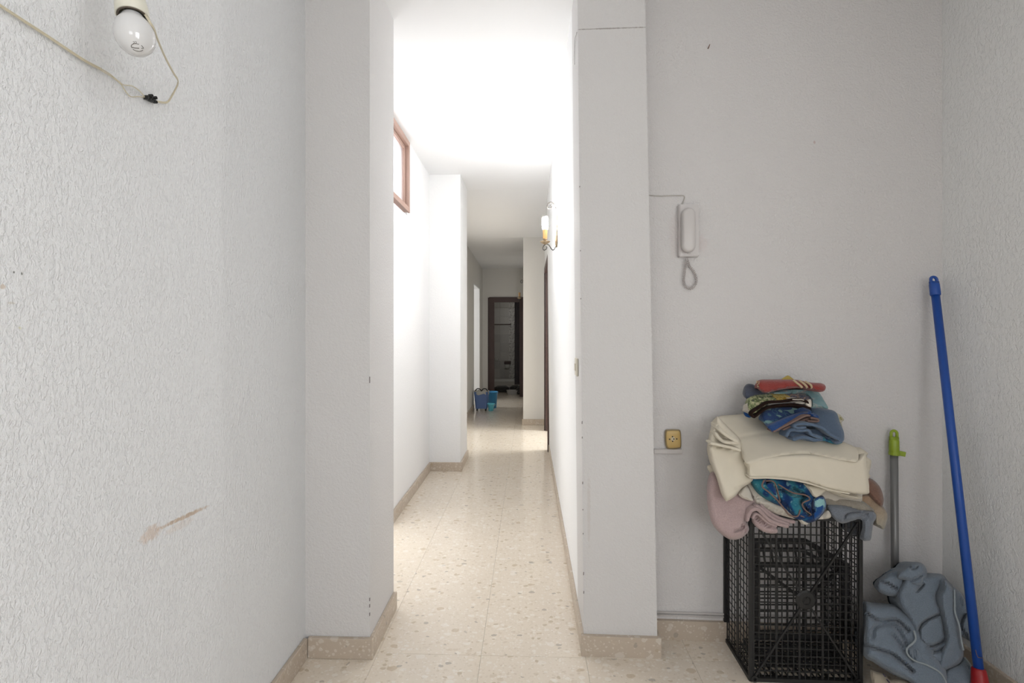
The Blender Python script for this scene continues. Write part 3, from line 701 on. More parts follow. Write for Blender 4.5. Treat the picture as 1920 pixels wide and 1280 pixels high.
# ------------------------------------------------------------------ wall sconces
def sconce(lit, D, plane, ox, oy, s, mat_sleeve, label, wallx):
    t = thing('wall_sconce', None, label, 'wall lamp')
    C = lambda pts: [U(ox+x*s, oy+y*s, D) for x, y in pts]
    px_ = D/F; sc1 = px_*s          # metres per crop unit
    bm = bmesh.new()
    tube(bm, C([tuple(p) for p in smooth_path([(655, 420), (650, 330), (640, 270), (605, 218), (555, 203), (508, 235), (496, 285), (520, 328), (560, 325), (580, 290), (570, 262), (550, 268)], 5)]), [max(.0025, 11*sc1*(1-.25*i/55)) for i in range(56)], 8)
    tube(bm, C([(650, 335), (668, 318), (692, 316)]), [.004, .006, .002], 6)
    ob('scroll', bm, M_iron, t, True)
    bm = bmesh.new(); tube(bm, C([tuple(p) for p in smooth_path([(655, 1090), (640, 1135), (605, 1158), (570, 1130), (525, 1060), (470, 1035)], 5)]), 9*sc1, 8)
    tube(bm, C([tuple(p) for p in smooth_path([(470, 1035), (420, 1075), (402, 1125), (430, 1160), (475, 1135), (482, 1100), (462, 1092)], 5)]), 9*sc1, 8); ob('arm', bm, M_iron, t, True)
    # ornate oval back plate against the wall
    bm = bmesh.new(); pt, pb = C([(668, 405)])[0], C([(668, 1110)])[0]; zc = (pt.z+pb.z)/2; hh_ = (pt.z-pb.z)/2
    rings = []
    for i in range(25):
        f = -1+2*i/24; wy = .048*math.sqrt(max(.02, 1-f*f))*(1+.13*math.sin(i*1.9)); row = []
        for q in range(9):
            g_ = -1+2*q/8; row.append(bm.verts.new((wallx-.002-.014*math.sqrt(max(0, 1-g_*g_))*(.6+.4*math.sqrt(max(0, 1-f*f)))*(1+.2*math.sin(i*1.3+q)), pt.y+g_*wy, zc+f*hh_)))
        rings.append(row)
    for a, b in zip(rings[:-1], rings[1:]):
        for q in range(8): bm.faces.new([a[q], a[q+1], b[q+1], b[q]])
        bm.faces.new([a[0], b[0], b[8], a[8]])
    ob('back_plate', bm, M_gilt, t, True)
    c_ = C([(448, 1040)])[0]; u_ = sc1
    bm = bmesh.new(); lathe(bm, [(8*u_, -12*u_), (30*u_, 0), (62*u_, 14*u_), (104*u_, 48*u_), (100*u_, 55*u_), (58*u_, 30*u_), (38*u_, 34*u_), (34*u_, 80*u_), (46*u_, 92*u_), (46*u_, 105*u_), (30*u_, 110*u_)], c_, seg=20); ob('drip_pan', bm, M_gilt, t, True)
    bm = bmesh.new(); lathe(bm, [(44*u_, 105*u_), (44*u_, 200*u_), (48*u_, 275*u_), (40*u_, 280*u_)], c_, seg=20); ob('candle_sleeve', bm, mat_sleeve, t, True)
    if lit:
        bm = bmesh.new(); lathe(bm, [(40*u_, 272*u_), (64*u_, 295*u_), (66*u_, 350*u_), (50*u_, 368*u_)], c_, seg=24); lb = ob('lamp_base', bm, M_cflbase, t, True)
        pts = []
        for i in range(120):
            f = i/119; a = f*2*math.pi*4.0; r_ = (50-18*max(0, (f-.8)/.2))*u_
            pts.append(c_+Vector((r_*math.cos(a), r_*math.sin(a), (375+f*165)*u_)))
        bm = bmesh.new(); tube(bm, pts, 15*u_, 7); ob('spiral_lamp', bm, M_cfl, lb, True)
    base(t, (wallx, pt.y, zc)); return t
xs_ = RX+(RT-RX)*.78
sconce(True, dX(1043, xs_-.008), None, 980, 360, .09375, M_candle, 'lit wrought-iron candle sconce with spiral bulb on the right corridor wall', xs_)
sconce(False, 8.35, None, 955.2, 516.3, .042, M_candle2, 'unlit far sconce with bare candle sleeve before the bathroom door', -0.078)

# ------------------------------------------------------------------ buckets at the far end
M_bdark = plain('navy_bucket', (0.10, 0.17, 0.38), 0.4)
M_bmid = plain('blue_bucket', (0.06, 0.32, 0.62), 0.4)
M_cyan = plain('cyan_bucket', (0.20, 0.80, 1.0), 0.3)
M_grey = plain('grey_wringer', (0.42, 0.42, 0.39), 0.5)
t = thing('mop_bucket', None, 'navy mop bucket with grey wringer on castors by the left corridor wall', 'bucket')
cb = U(903, 770, 7.95); cb.z = 0
def tapered(bm, c, w0, d0, w1, d1, z0, z1, r=.03, th=.005, floor=True):
    def rr_(w, d, z):
        out = []
        for (sx, sy, a0) in ((1, 1, 0), (-1, 1, 90), (-1, -1, 180), (1, -1, 270)):
            for q in range(5): a = D2R(a0+q*22.5); out.append(c+Vector((sx*(w/2-r)+r*math.cos(a), sy*(d/2-r)+r*math.sin(a), z)))
        return out
    L_ = [rr_(w0, d0, z0), rr_(w1, d1, z1), rr_(w1-2*th, d1-2*th, z1), rr_(w0-2*th, d0-2*th, z0+th)]
    V_ = [[bm.verts.new(p) for p in l] for l in L_]
    for a, b in zip(V_[:-1], V_[1:]):
        for q in range(20): bm.faces.new([a[q], a[(q+1)%20], b[(q+1)%20], b[q]])
    bm.faces.new(V_[0][::-1]); bm.faces.new(V_[-1])
bm = bmesh.new(); tapered(bm, cb, .185, .16, .225, .20, .035, .30); body = ob('body', bm, M_bdark, t, False)
bm = bmesh.new()
nw = 60; top_ = []
for j in range(3):
    row = []
    for i in range(nw):
        a = i/nw*2*math.pi; x = .118*np.sign(math.cos(a))*abs(math.cos(a))**.6; y = .105*np.sign(math.sin(a))*abs(math.sin(a))**.6
        z = (.262+.012*math.sin(a*8), .312+.006*math.sin(a*8), .30)[j]; k_ = (1.0, 1.02, .90)[j]
        row.append(bm.verts.new(cb+Vector((x*k_, y*k_, z))))
    top_.append(row)
for a, b in zip(top_[:-1], top_[1:]):
    for q in range(nw): bm.faces.new([a[q], a[(q+1)%nw], b[(q+1)%nw], b[q]])
bm.faces.new(top_[-1]); ob('wringer', bm, M_grey, t)
for sx in (-1, 1):
    bm = bmesh.new(); tube(bm, [cb+Vector((sx*.05+.045*math.cos(a)*1, -.02, .30+.045*math.sin(a))) for a in np.linspace(0, math.pi, 9)], .008, 6); ob('mop_hook', bm, M_black, t, True)
for sx in (-1, 1):
    for sy in (-1, 1):
        bm = bmesh.new(); lathe(bm, [(.018, -.009), (.020, -.006), (.020, .006), (.018, .009)], cb+Vector((sx*.068, sy*.055, .020)), (1, 0, 0), 14); ob('castor', bm, M_black, t)
base(t, cb)
def round_bucket(name, c, r0, r1, h, mat, label, hm):
    t = thing(name, None, label, 'bucket'); bm = bmesh.new()
    lathe(bm, [(r0, 0), (r1, h-.01), (r1+.010, h-.008), (r1+.010, h), (r1-.004, h), (r0-.004, .008)], c, seg=28); ob('body', bm, mat, t, True)
    bm = bmesh.new(); tube(bm, [c+Vector(((r1+.012)*math.cos(a), -(r1+.012)*.35*math.sin(a), h-.012-.03*math.sin(a))) for a in np.linspace(0, math.pi, 12)], .003, 5); ob('handle', bm, hm, t, True)
    base(t, c); return t
cm = U(923.5, 762, 8.20); cm.z = 0; round_bucket('blue_bucket', cm+Vector((-.005, 0, 0)), .068, .088, .265, M_bmid, 'tall mid-blue bucket standing behind the cyan one', M_bmid)
cc_ = U(920.5, 765, 7.90); cc_.z = 0; round_bucket('cyan_bucket', cc_, .038, .055, .115, M_cyan, 'small bright cyan bucket in front of the blue one', M_cflbase)

# ------------------------------------------------------------------ bathroom things
M_chrome = plain('chrome', (.45, .45, .44), .25, .5, 1.0)
t = thing('towel_bar', None, 'dark towel bar with pale end bracket on the bathroom wall', 'towel bar')
a1, a2 = U(926, 608, BY-.12), U(957, 608, BY-.12); a1.y = a2.y = BY-.06
bm = bmesh.new(); tube(bm, [a1+Vector((-.1, 0, 0)), a2], .010, 8); ob('bar', bm, M_brown, t, True)
for q in (a2,): 
    bm = bmesh.new(); tube(bm, [q+Vector((.008, 0, .01)), q+Vector((.008, .045, .01))], .014, 8); tube(bm, [q+Vector((.01, 0, 0)), q+Vector((.01, 0, -.07))], .007, 6); ob('bracket', bm, M_chrome, t, True)
base(t, a2)
t = thing('paper_holder', None, 'toilet roll holder with a grey roll on the bathroom wall', 'paper holder')
h0 = U(951.5, 680, BY-.1); h0.y = BY-.06
bm = bmesh.new(); abox(bm, h0.x-.075, h0.x+.075, h0.y-.02, h0.y+.047, h0.z-.035, h0.z+.03); bmesh.ops.bevel(bm, geom=list(bm.edges), offset=.008, segments=1, affect='EDGES'); ob('hood', bm, M_brown, t)
bm = bmesh.new(); lathe(bm, [(.055, -.05), (.055, .05)], h0+Vector((-.01, -.01, -.09)), (1, 0, 0), 18); ob('paper_roll', bm, M_grey, t, True); base(t, h0)
bm = bmesh.new(); lathe(bm, [(.03, 0), (.045, -.02), (.04, -.045), (.02, -.05)], U(931, 674, BY-.02), (0, 1, 0), 16); tag(ob('robe_hook', bm, M_grey, None, True), 'round grey hook beside the towel bar in the bathroom', 'hook')
tbx0, tbx1 = -1.10, -.12
t = thing('bath_tub', None, 'low pale bath tub edge at the back of the dark bathroom', 'bath')
tub_c = Vector(((tbx0+tbx1)/2, 10.95, 0)); bm = bmesh.new(); tapered(bm, tub_c, .90, .56, .98, .62, 0, .185, .06, .05); ob('tub', bm, plain('enamel', (.50, .49, .46), .3), t)
base(t, tub_c)
M_rag = cloth('dark_rag', (0.06, 0.058, 0.055))
for (u, v, d, rx, ry, lab) in ((941, 734, 10.3, .17, .075, 'dark bundle of cloth before the tub, left of the doorway'), (966, 735, 10.2, .12, .085, 'dark bundle of cloth on the right of the bathroom floor'), (974, 741, 9.95, .06, .09, 'black bin or bundle beside the bathroom door jamb')):
    c_ = U(u, v, d); c_.z = 0; bm = bmesh.new(); bmesh.ops.create_icosphere(bm, subdivisions=3, radius=1)
    for vv in bm.verts:
        k_ = 1+.13*math.sin(vv.co.x*5+u)+.1*math.sin(vv.co.z*7+vv.co.y*4); vv.co = Vector((c_.x+vv.co.x*rx*k_, c_.y+vv.co.y*.11*k_, max(0.001, ry*.8+vv.co.z*ry*k_)))
    tag(ob('cloth_bundle', bm, M_rag, None, True), lab, 'cloth')
c_ = U(961, 742, 9.95); c_.z = 0; bm = bmesh.new(); tapered(bm, c_, .20, .12, .24, .16, 0.0, .085, .03, .006); tag(ob('wash_basin', bm, plain('grey_basin', (.36, .35, .34), .4)), 'shallow pale basin on the bathroom floor', 'basin')
# curtain by the right jamb
bm = bmesh.new(); cu = [(-.30+.024*i, 10.35+.02*math.sin(i*2.1)) for i in range(10)]
for i in range(9):
    (xa_, ya_), (xb_, yb2) = cu[i], cu[i+1]; hexa(bm, [Vector(p) for p in ((xa_, ya_, .15), (xb_, yb2, .15), (xb_, yb2+.006, .15), (xa_, ya_+.006, .15))], [Vector(p) for p in ((xa_, ya_, 2.0), (xb_, yb2, 2.0), (xb_, yb2+.006, 2.0), (xa_, ya_+.006, 2.0))])
tag(ob('shower_curtain', bm, plain('curtain_dark', (.10, .09, .10), .8)), 'dark shower curtain hanging at the right of the bathroom', 'curtain')
bm = bmesh.new(); tube(bm, [Vector((-1.2, 10.355, 2.01)), Vector((.41, 10.355, 2.01))], .012, 8); tag(ob('curtain_rail', bm, M_chrome, None, True), 'rail carrying the dark shower curtain', 'rail')

# ------------------------------------------------------------------ black crates
def panel(bm, o, a, b, na, nb, w, th, nrm, every=0, wt=0, cut=None):
    """lattice: o corner, a and b edge vectors"""
    o, a, b, nrm = Vector(o), Vector(a), Vector(b), Vector(nrm)
    la, lb = a.length, b.length; ua, ub = a/la, b/lb
    for i in range(na+1):
        ww = wt if every and i % every == 0 else w
        p = o+a*(i/na); bar(bm, p, p+b, ww, th, nrm)
    for j in range(nb+1):
        p = o+b*(j/nb); bar(bm, p, p+a, w, th*.8, nrm)
def crate(name, label, mat, fl, fr, dep, z0, z1, na, nb):
    t = thing(name, None, label, 'crate')
    fl, fr = Vector(fl), Vector(fr); a = fr-fl; u_ = a.normalized(); n_ = Vector((-u_.y, u_.x, 0)); up = Vector((0, 0, z1-z0)); b0 = n_*dep
    q0 = Vector((fl.x, fl.y, z0)); 
    bm = bmesh.new(); panel(bm, q0+u_*.010+Vector((0, 0, .012)), a-u_*.020, up-Vector((0, 0, .024)), na, nb, .0030, .005, n_, 4, .0070); base_p = ob('base_lattice', bm, mat, t)
    # diagonal ribs and the hub of the crate's underside
    c_ = q0+a/2+up/2
    for sx, sz in ((-1, -1), (1, -1), (1, 1), (-1, 1)):
        bm = bmesh.new(); bar(bm, c_-n_*.004, c_+a*.47*sx+up*.47*sz-n_*.004, .0065, .007, n_); ob('diagonal_rib', bm, mat, base_p)
    bm = bmesh.new(); lathe(bm, [(.034, -.005), (.036, .002), (.030, .006), (.016, .007), (.013, .003), (.0001, .003)], c_-n_*.003, -n_, 10); ob('hub', bm, mat, base_p)
    for nm, o_ in (('side_lattice', q0), ('side_lattice', q0+a)):
        bm = bmesh.new(); panel(bm, o_+n_*.004, b0-n_*.008, up, 8, 20, .0028, .003, u_, 4, .020); ob(nm, bm, mat, t)
        bm2 = None
    for nm, z in (('end_lattice', Vector((0, 0, .003))), ('end_lattice', up-Vector((0, 0, .003)))):
        bm = bmesh.new(); panel(bm, q0+z+u_*.003, a-u_*.006, b0, 16, 9, .0035, .004, (0, 0, 1), 4, .012); ob(nm, bm, mat, t)
    # corner posts, open rim
    for p in (q0, q0+a, q0+b0, q0+a+b0):
        s_ = .006
        bm = bmesh.new(); bar(bm, p, p+up, .013 if p in (q0, q0+a) else .020, .013, n_); bmesh.ops.bevel(bm, geom=list(bm.edges), offset=.002, segments=1, affect='EDGES'); ob('corner_post', bm, mat, t)
    for (p, q, wdt) in ((q0+b0, q0+a+b0, .022), (q0+b0+up, q0+a+b0+up, .022), (q0, q0+a, .014), (q0+up, q0+a+up, .014), (q0, q0+b0, .014), (q0+a, q0+a+b0, .014), (q0+up, q0+b0+up, .014), (q0+a+up, q0+a+b0+up, .014)):
        bm = bmesh.new(); bar(bm, p+Vector((0, 0, wdt/2 if p.z < .1 else -wdt/2)), q+Vector((0, 0, wdt/2 if p.z < .1 else -wdt/2)), .012, wdt); ob('rim_bar', bm, mat, t)
    for p in (q0+u_*.012+Vector((0, 0, .012)), q0+a-u_*.012+Vector((0, 0, .012))):
        bm = bmesh.new(); lathe(bm, [(.012, -.004), (.012, .004), (.006, .004), (.005, 0), (.0001, 0)], p-n_*.006, -n_, 14); ob('corner_foot', bm, mat, t)
    base(t, q0); return t
cf0, cf1 = U(1407, 1272, 1.795), U(1613, 1277, 1.775)
cf0.z = cf1.z = 0
ZT = .592
crate('plastic_crate', 'black lattice crate stood on end carrying the pile of towels', M_black, cf0, cf1, .232, 0.0, ZT, 18, 21)
# a second crate nested in the first: rim with clipped corner, lattice, open middle
t = thing('nested_crate', None, 'second black crate nested inside the upright crate', 'crate')
IN = lambda u, v, dd=1.93: U(u, v, dd)
M_blk2 = plain('black_plastic_matt', (0.014, 0.014, 0.014), 0.6)
dN = 1.93
def strip(pts, wpx, d=dN, th=.012):
    bm = bmesh.new()
    for (a, b) in zip(pts[:-1], pts[1:]): bar(bm, U(a[0], a[1], d), U(b[0], b[1], d), wpx*d/F, th, (0, 1, 0))
    return bm
ob('rim', strip([(1408, 1014), (1510, 1014), (1568, 1047), (1590, 1060)], 9), M_blk2, t)
ob('rim_lower', strip([(1408, 1030), (1500, 1030), (1560, 1060), (1590, 1075)], 6), M_blk2, t)
ob('frame_upright', strip([(1420, 1016), (1420, 1188)], 8), M_blk2, t)
ob('frame_upright', strip([(1583, 1060), (1583, 1188)], 14), M_blk2, t)
ob('frame_upright', strip([(1508, 1030), (1508, 1188)], 5), M_blk2, t)
ob('cross_rail', strip([(1412, 1058), (1590, 1060)], 8), M_blk2, t)
ob('foot_rail', strip([(1412, 1193), (1595, 1193)], 9), M_blk2, t)
bm = bmesh.new()
for i in range(1, 9):
    u0 = 1422+i*17.9; bar(bm, U(u0, 1060, dN), U(u0, 1192, dN), .0040, .004, (0, 1, 0))
for j in range(1, 11):
    v0 = 1060+j*12.2; bar(bm, U(1420, v0, dN), U(1583, v0, dN), .0042, .004, (0, 1, 0))
for i in range(0, 12):
    u0 = 1414+i*15; bar(bm, U(u0, 1016 if u0 < 1512 else 1016+(u0-1512)*.57, dN), U(u0+6, 1058, dN), .007, .004, (0, 1, 0))
ob('lattice', bm, M_blk2, t)
for (pA, pB) in (((1420, 1060), (1508, 1125)), ((1583, 1060), (1508, 1125))):
    ob('brace', strip([pA, pB], 5, dN-.01), M_blk2, t)
bm = bmesh.new(); z_ = U(1500, 1196, dN).z
lft, rgt = U(1412, 1196, dN), U(1595, 1196, dN)
panel(bm, Vector((cf0.x+.03, cf0.y+.03, .035)), Vector((.34, 0, 0)), Vector((0, .10, max(.02, z_-.035))), 14, 8, .009, .004, (0, 0, 1)); ob('bottom_lattice', bm, M_blk2, t)
base(t, Vector((cf0.x+.1, cf0.y+.1, .03)))

# ------------------------------------------------------------------ the pile of towels and sheets
K1 = lambda p: K(1300, 690, .26555, p); K3 = lambda p: K(1480, 860, .125, p); K4 = lambda p: K(1320, 900, .10158, p); K5 = lambda p: K(1380, 700, .11458, p)
BK = 1.965
C_pink = cloth('pink_terry', (0.56, 0.42, 0.41)); C_cream = cloth('cream_sheet', (0.72, 0.66, 0.54), False, 0.03); C_white = cloth('offwhite_cloth', (0.66, 0.61, 0.53), False, .05)
C_slate = cloth('slate_blue_terry', (0.13, 0.19, 0.285)); C_greyblue = cloth('grey_blue_terry', (0.22, 0.245, 0.285)); C_tan = cloth('tan_terry', (0.50, 0.40, 0.30))
C_taupe = cloth('taupe_terry', (0.40, 0.36, 0.30), True, .25); C_brown = cloth('brown_terry', (0.27, 0.155, 0.115)); C_navy = cloth('navy_grey_terry', (0.09, 0.105, 0.15))
C_hem = cloth('brown_hem', (0.21, 0.14, 0.12), False); C_dbrown = cloth('dark_brown_hem', (0.022, 0.010, 0.007), True, sheen=0.03); C_aqua = cloth('aqua_cloth', (0.24, 0.37, 0.38), False, .12)
C_royal = cloth('royal_blue_terry', (0.018, 0.075, 0.26)); C_stripe = cloth('cream_stripe', (0.72, 0.55, 0.33)); C_yellow = cloth('yellow_cloth', (0.50, 0.38, 0.10), False)
def pat_blue(t, v):
    x = t.n('ShaderNodeTexVoronoi'); x.inputs['Scale'].default_value = 42; t.l(t.scalev(v, (1, .5, 1)), x.inputs['Vector'])
    ringm = t.ramp(x.outputs['Distance'], [(0.28, (0, 0, 0)), (0.36, (1, 1, 1)), (0.44, (0, 0, 0))])
    n_ = t.noise(v, 34, 1, .4, 0.4)
    f = t.ramp(n_, [(0.60, (0, 0, 0)), (0.63, (1, 1, 1))])
    c = t.mix(t.math('MULTIPLY', ringm, .55), (0.014, 0.085, 0.30), (0.16, 0.46, 0.60))
    return t.mix(f, c, (0.34, 0.62, 0.64))
def pat_teal(t, v):
    n_ = t.noise(v, 14, 2, .5, .8)
    c = t.ramp(n_, [(0.40, (.010, .035, .12)), (0.49, (.015, .07, .19)), (0.54, (.03, .17, .24)), (0.66, (.05, .24, .30))])
    m = t.ramp(t.noise(v, 45, 2, .5, 1.5), [(.60, (0, 0, 0)), (.66, (1, 1, 1))])
    return t.mix(t.math('MULTIPLY', m, .5), c, (.25, .48, .50))
def pat_floral(t, v):
    n_ = t.noise(v, 75, 3, .65, 1.0); s = t.n('ShaderNodeSeparateXYZ'); t.l(v, s.inputs[0])
    g_ = t.ramp(n_, [(0.36, (.04, .04, .03)), (0.45, (.15, .20, .06)), (0.53, (.36, .43, .18)), (0.60, (.75, .70, .42))])
    y_ = t.ramp(n_, [(0.40, (.50, .30, .03)), (0.50, (.75, .52, .10)), (0.6, (.80, .62, .22))])
    b_ = t.ramp(n_, [(0.42, (.06, .08, .14)), (0.50, (.16, .18, .24)), (0.57, (.45, .20, .06)), (0.62, (.55, .50, .45))])
    xa0, xb0 = U(1457, 745, 1.85).x, U(1486, 745, 1.85).x
    jit = t.math('MULTIPLY', t.math('SUBTRACT', t.noise(v, 30, 2), .5), .05); xx = t.math('ADD', s.outputs[0], jit)
    c = t.mix(t.math('GREATER_THAN', xx, xa0), g_, y_); return t.mix(t.math('GREATER_THAN', xx, xb0), c, b_)
def pat_aqua(t, v):
    n_ = t.noise(v, 16, 1, .4, 2.0); return t.ramp(n_, [(.40, (.20, .34, .36)), (.53, (.24, .37, .39)), (.56, (.50, .42, .38)), (.60, (.24, .38, .38))])
def pat_red(t, v):
    return t.mix(t.noise(v, 130, 3, .7), (0.27, 0.035, 0.03), (0.43, 0.085, 0.07))
C_pblue = cloth('blue_floral_terry', (.02, .07, .2), col_node=pat_blue); C_pteal = cloth('teal_swirl_cloth', (.02, .1, .2), False, col_node=pat_teal)
C_floral = cloth('green_yellow_print', (.2, .2, .1), True, col_node=pat_floral); C_red = cloth('red_terry', (.38, .06, .05), col_node=pat_red); C_paqua = cloth('aqua_print', (.24, .37, .38), False, col_node=pat_aqua)

def towel(name, label, mat, cat='towel'):
    t = thing(name, None, label, cat, 'folded laundry on the crate'); t['_m'] = 0; return t
def piece(t, name, mat, *fs):
    for f in fs:
        bm = bmesh.new(); f(bm); o = ob(name, bm, mat, t, True); o.data.set_sharp_from_angle(angle=1.0)
    return o
R_ = lambda *a, **k: (lambda bm: relief(bm, *a, **k)); B_r = lambda *a, **k: (lambda bm: ribbon(bm, *a, **k))
def fin(t, u, v, d): del t['_m']; base(t, U(u, v, d))

# 1 pink towel, lowest left
t = towel('pink_towel', 'pale pink terry towel hanging over the left corner of the crate', C_pink)
piece(t, 'drape', C_pink, R_(K1([(135, 730), (104, 800), (100, 880), (107, 980), (125, 1080), (165, 1140), (215, 1185), (265, 1210), (320, 1207), (365, 1180), (392, 1145), (388, 1110), (372, 1075), (385, 1045), (400, 1000), (450, 960), (490, 945), (400, 900), (250, 800)]), 1.87, 1.76, 1.90, R=16, B=.040,
      creases=[(K4([(580, 935), (690, 905), (705, 830)]), 1.6, .020), (K4([(705, 840), (760, 940)]), 2.2, .014), (K4([(300, 250), (260, 600), (420, 900)]), 14, .006)], amp=.003, nsc=22, seed=3))
piece(t, 'folded_end', C_pink, R_(K4([(890, 660), (890, 760), (975, 870), (1100, 950), (1230, 985), (1340, 978), (1360, 930), (1338, 875), (1330, 820), (1200, 770), (1080, 680), (970, 610)]), 1.79, 1.765, 1.90, R=8, B=.012, creases=[(K4([(960, 690), (1040, 760), (1180, 860), (1330, 875)]), 1.6, .010)], amp=.002, seed=4))
piece(t, 'fold_layer', C_pink, B_r(K4([(800, 735), (830, 640), (880, 560), (980, 535), (1080, 620), (1200, 735), (1350, 800), (1535, 852)]), 7.0, 1.755, 1.760, 1.90),
      B_r(K4([(905, 700), (925, 650), (975, 625), (1060, 680), (1180, 790), (1330, 845)]), 4.5, 1.757, 1.760, 1.88),
      B_r(K4([(960, 475), (1080, 540), (1200, 650), (1360, 745), (1560, 815)]), 6.0, 1.765, 1.765, 1.90), B_r(K4([(1060, 480), (1180, 580), (1350, 690), (1540, 755), (1660, 770)]), 6.5, 1.775, 1.772, 1.90))
fin(t, 1370, 1000, 1.78)
# 2 off-white cloth under the blue one
t = towel('white_towel', 'off-white folded towel between the pink towel and the teal one', C_white)
piece(t, 'fold', C_white, R_(K4([(770, 60), (850, 20), (980, 120), (1120, 260), (1300, 380), (1480, 480), (1620, 590), (1700, 680), (1680, 715), (1540, 680), (1330, 620), (1150, 540), (1010, 460), (930, 400), (860, 260)]), 1.83, 1.77, 1.92, R=9, B=.016, creases=[(K4([(950, 280), (1010, 330), (1200, 370)]), 1.4, .008), (K4([(1000, 440), (1150, 480), (1350, 560), (1560, 640)]), 1.8, .010)], seed=6))
piece(t, 'corner_flap', C_white, R_(K4([(640, 240), (770, 90), (850, 200), (880, 300), (900, 385), (760, 350), (680, 310)]), 1.80, 1.77, 1.92, R=6, B=.01, seed=7))
piece(t, 'loose_corner', C_white, R_(K3([(100, 865), (200, 880), (290, 960), (262, 995), (190, 975)]), 1.765, 1.755, 1.80, R=4, B=.008, sm=False, seed=8), R_(K3([(410, 900), (470, 840), (530, 800), (585, 775), (628, 850), (600, 890), (510, 905)]), 1.77, 1.76, 1.83, R=5, B=.010, creases=[(K3([(560, 800), (520, 850), (440, 890)]), 3, .006)], seed=9))
fin(t, 1430, 950, 1.8)
# 3 teal/blue crumpled towel
t = towel('teal_towel', 'crumpled blue and teal towel with brown hem under the cream sheets', C_pteal)
piece(t, 'body', C_pteal, R_(K1([(405, 765), (560, 765), (700, 785), (800, 815), (870, 900), (915, 900), (936, 950), (930, 1000), (890, 1060), (820, 1092), (760, 1075), (700, 1052), (650, 990), (560, 950), (480, 900), (430, 840)]), 1.80, 1.755, 1.93, R=12, B=.03,
      creases=[(K1([(520, 800), (560, 850), (620, 960)]), 3, .03), (K1([(700, 850), (780, 900), (760, 950), (820, 1030)]), 3.2, .03), (K1([(600, 850), (690, 890), (800, 905)]), 2.5, .022), (K1([(640, 960), (700, 1040)]), 3, .02), (K1([(860, 910), (840, 1000), (870, 1060)]), 2.2, .018)], amp=.008, nsc=9, seed=12))
def hem(pts, r=.0028, d=1.735): return lambda bm: tube(bm, [U(u, v, d) for u, v in smooth_path(K1(pts), 5)], r, 7)
piece(t, 'hem', C_hem, hem([(500, 790), (487, 835), (540, 880), (600, 940), (640, 990), (680, 1038), (735, 1045), (755, 1000)]), hem([(510, 795), (565, 800), (590, 850), (612, 940)], .0024), hem([(600, 820), (700, 878), (790, 895), (822, 925), (770, 955), (790, 1000), (832, 1035), (800, 1052), (755, 1040)], .0026, 1.74))
piece(t, 'blue_fold', C_pblue, R_(K1([(850, 925), (915, 905), (938, 950), (930, 1000), (890, 1050), (845, 1070), (850, 1000)]), 1.755, 1.745, 1.85, R=6, B=.018, seed=13), R_(K1([(515, 815), (560, 812), (585, 870), (600, 925), (560, 885), (520, 850)]), 1.765, 1.76, 1.80, R=5, B=.008, seed=14))
fin(t, 1500, 930, 1.78)
# 4 right-hand towels
t = towel('brown_towel', 'brown terry towel at the right end of the pile', C_brown)
piece(t, 'fold', C_brown, R_(K3([(1150, 260), (1200, 285), (1290, 340), (1370, 440), (1412, 580), (1412, 660), (1380, 720), (1300, 660), (1200, 560), (1140, 450)]), 1.87, 1.82, 1.94, R=9, B=.02, seed=15))
fin(t, 1650, 920, 1.85)
t = towel('tan_towel', 'tan towel with pale end hanging at the right behind the grey-blue one', C_tan)
def pat_tan(t_, v):
    s = t_.n('ShaderNodeSeparateXYZ'); t_.l(v, s.inputs[0]); m = t_.n('ShaderNodeMapRange'); xx = U(1650, 960, 1.82).z
    t_.l(s.outputs[2], m.inputs[0]); m.inputs[1].default_value = xx-.04; m.inputs[2].default_value = xx+.05
    return t_.mix(m.outputs[0], (0.50, 0.46, 0.37), (0.46, 0.31, 0.20))
C_tan2 = cloth('tan_pale_terry', (.5, .42, .32), col_node=pat_tan)
piece(t, 'fold', C_tan2, R_(K3([(1000, 580), (1190, 530), (1300, 620), (1420, 730), (1468, 830), (1470, 900), (1422, 1052), (1340, 1022), (1270, 975), (1260, 850), (1200, 760), (1100, 690)]), 1.85, 1.80, 1.92, R=9, B=.025, seed=16, creases=[(K3([(1230, 620), (1330, 760), (1360, 900)]), 9, .006)]))
fin(t, 1650, 970, 1.83)
t = towel('taupe_towel', 'mottled grey-beige towel layer under the cream sheet at right', C_taupe)
piece(t, 'fold', C_taupe, R_(K3([(500, 520), (680, 540), (900, 580), (1080, 620), (1220, 720), (1270, 790), (1060, 790), (840, 730), (560, 720)]), 1.82, 1.78, 1.93, R=7, B=.015, seed=17, creases=[(K3([(640, 570), (700, 610)]), 3, .01)]))
fin(t, 1590, 945, 1.8)
t = towel('grey_blue_towel', 'grey-blue terry towel hanging over the right corner of the crate', C_greyblue)
piece(t, 'drape', C_greyblue, R_(K3([(555, 690), (700, 680), (840, 695), (1060, 750), (1230, 775), (1300, 830), (1298, 900), (1262, 960), (1245, 1060), (1222, 1205), (1170, 1228), (1098, 1210), (1095, 1010), (1060, 915), (940, 935), (800, 968), (700, 925), (620, 840)]), 1.79, 1.755, 1.90, R=9, B=.024,
      creases=[(K3([(822, 940), (828, 880), (860, 830), (960, 803), (1080, 810), (1180, 840)]), 1.8, .014), (K3([(1090, 930), (1150, 860), (1230, 850)]), 4, .006)], seed=18, nsc=18))
fin(t, 1590, 980, 1.78)
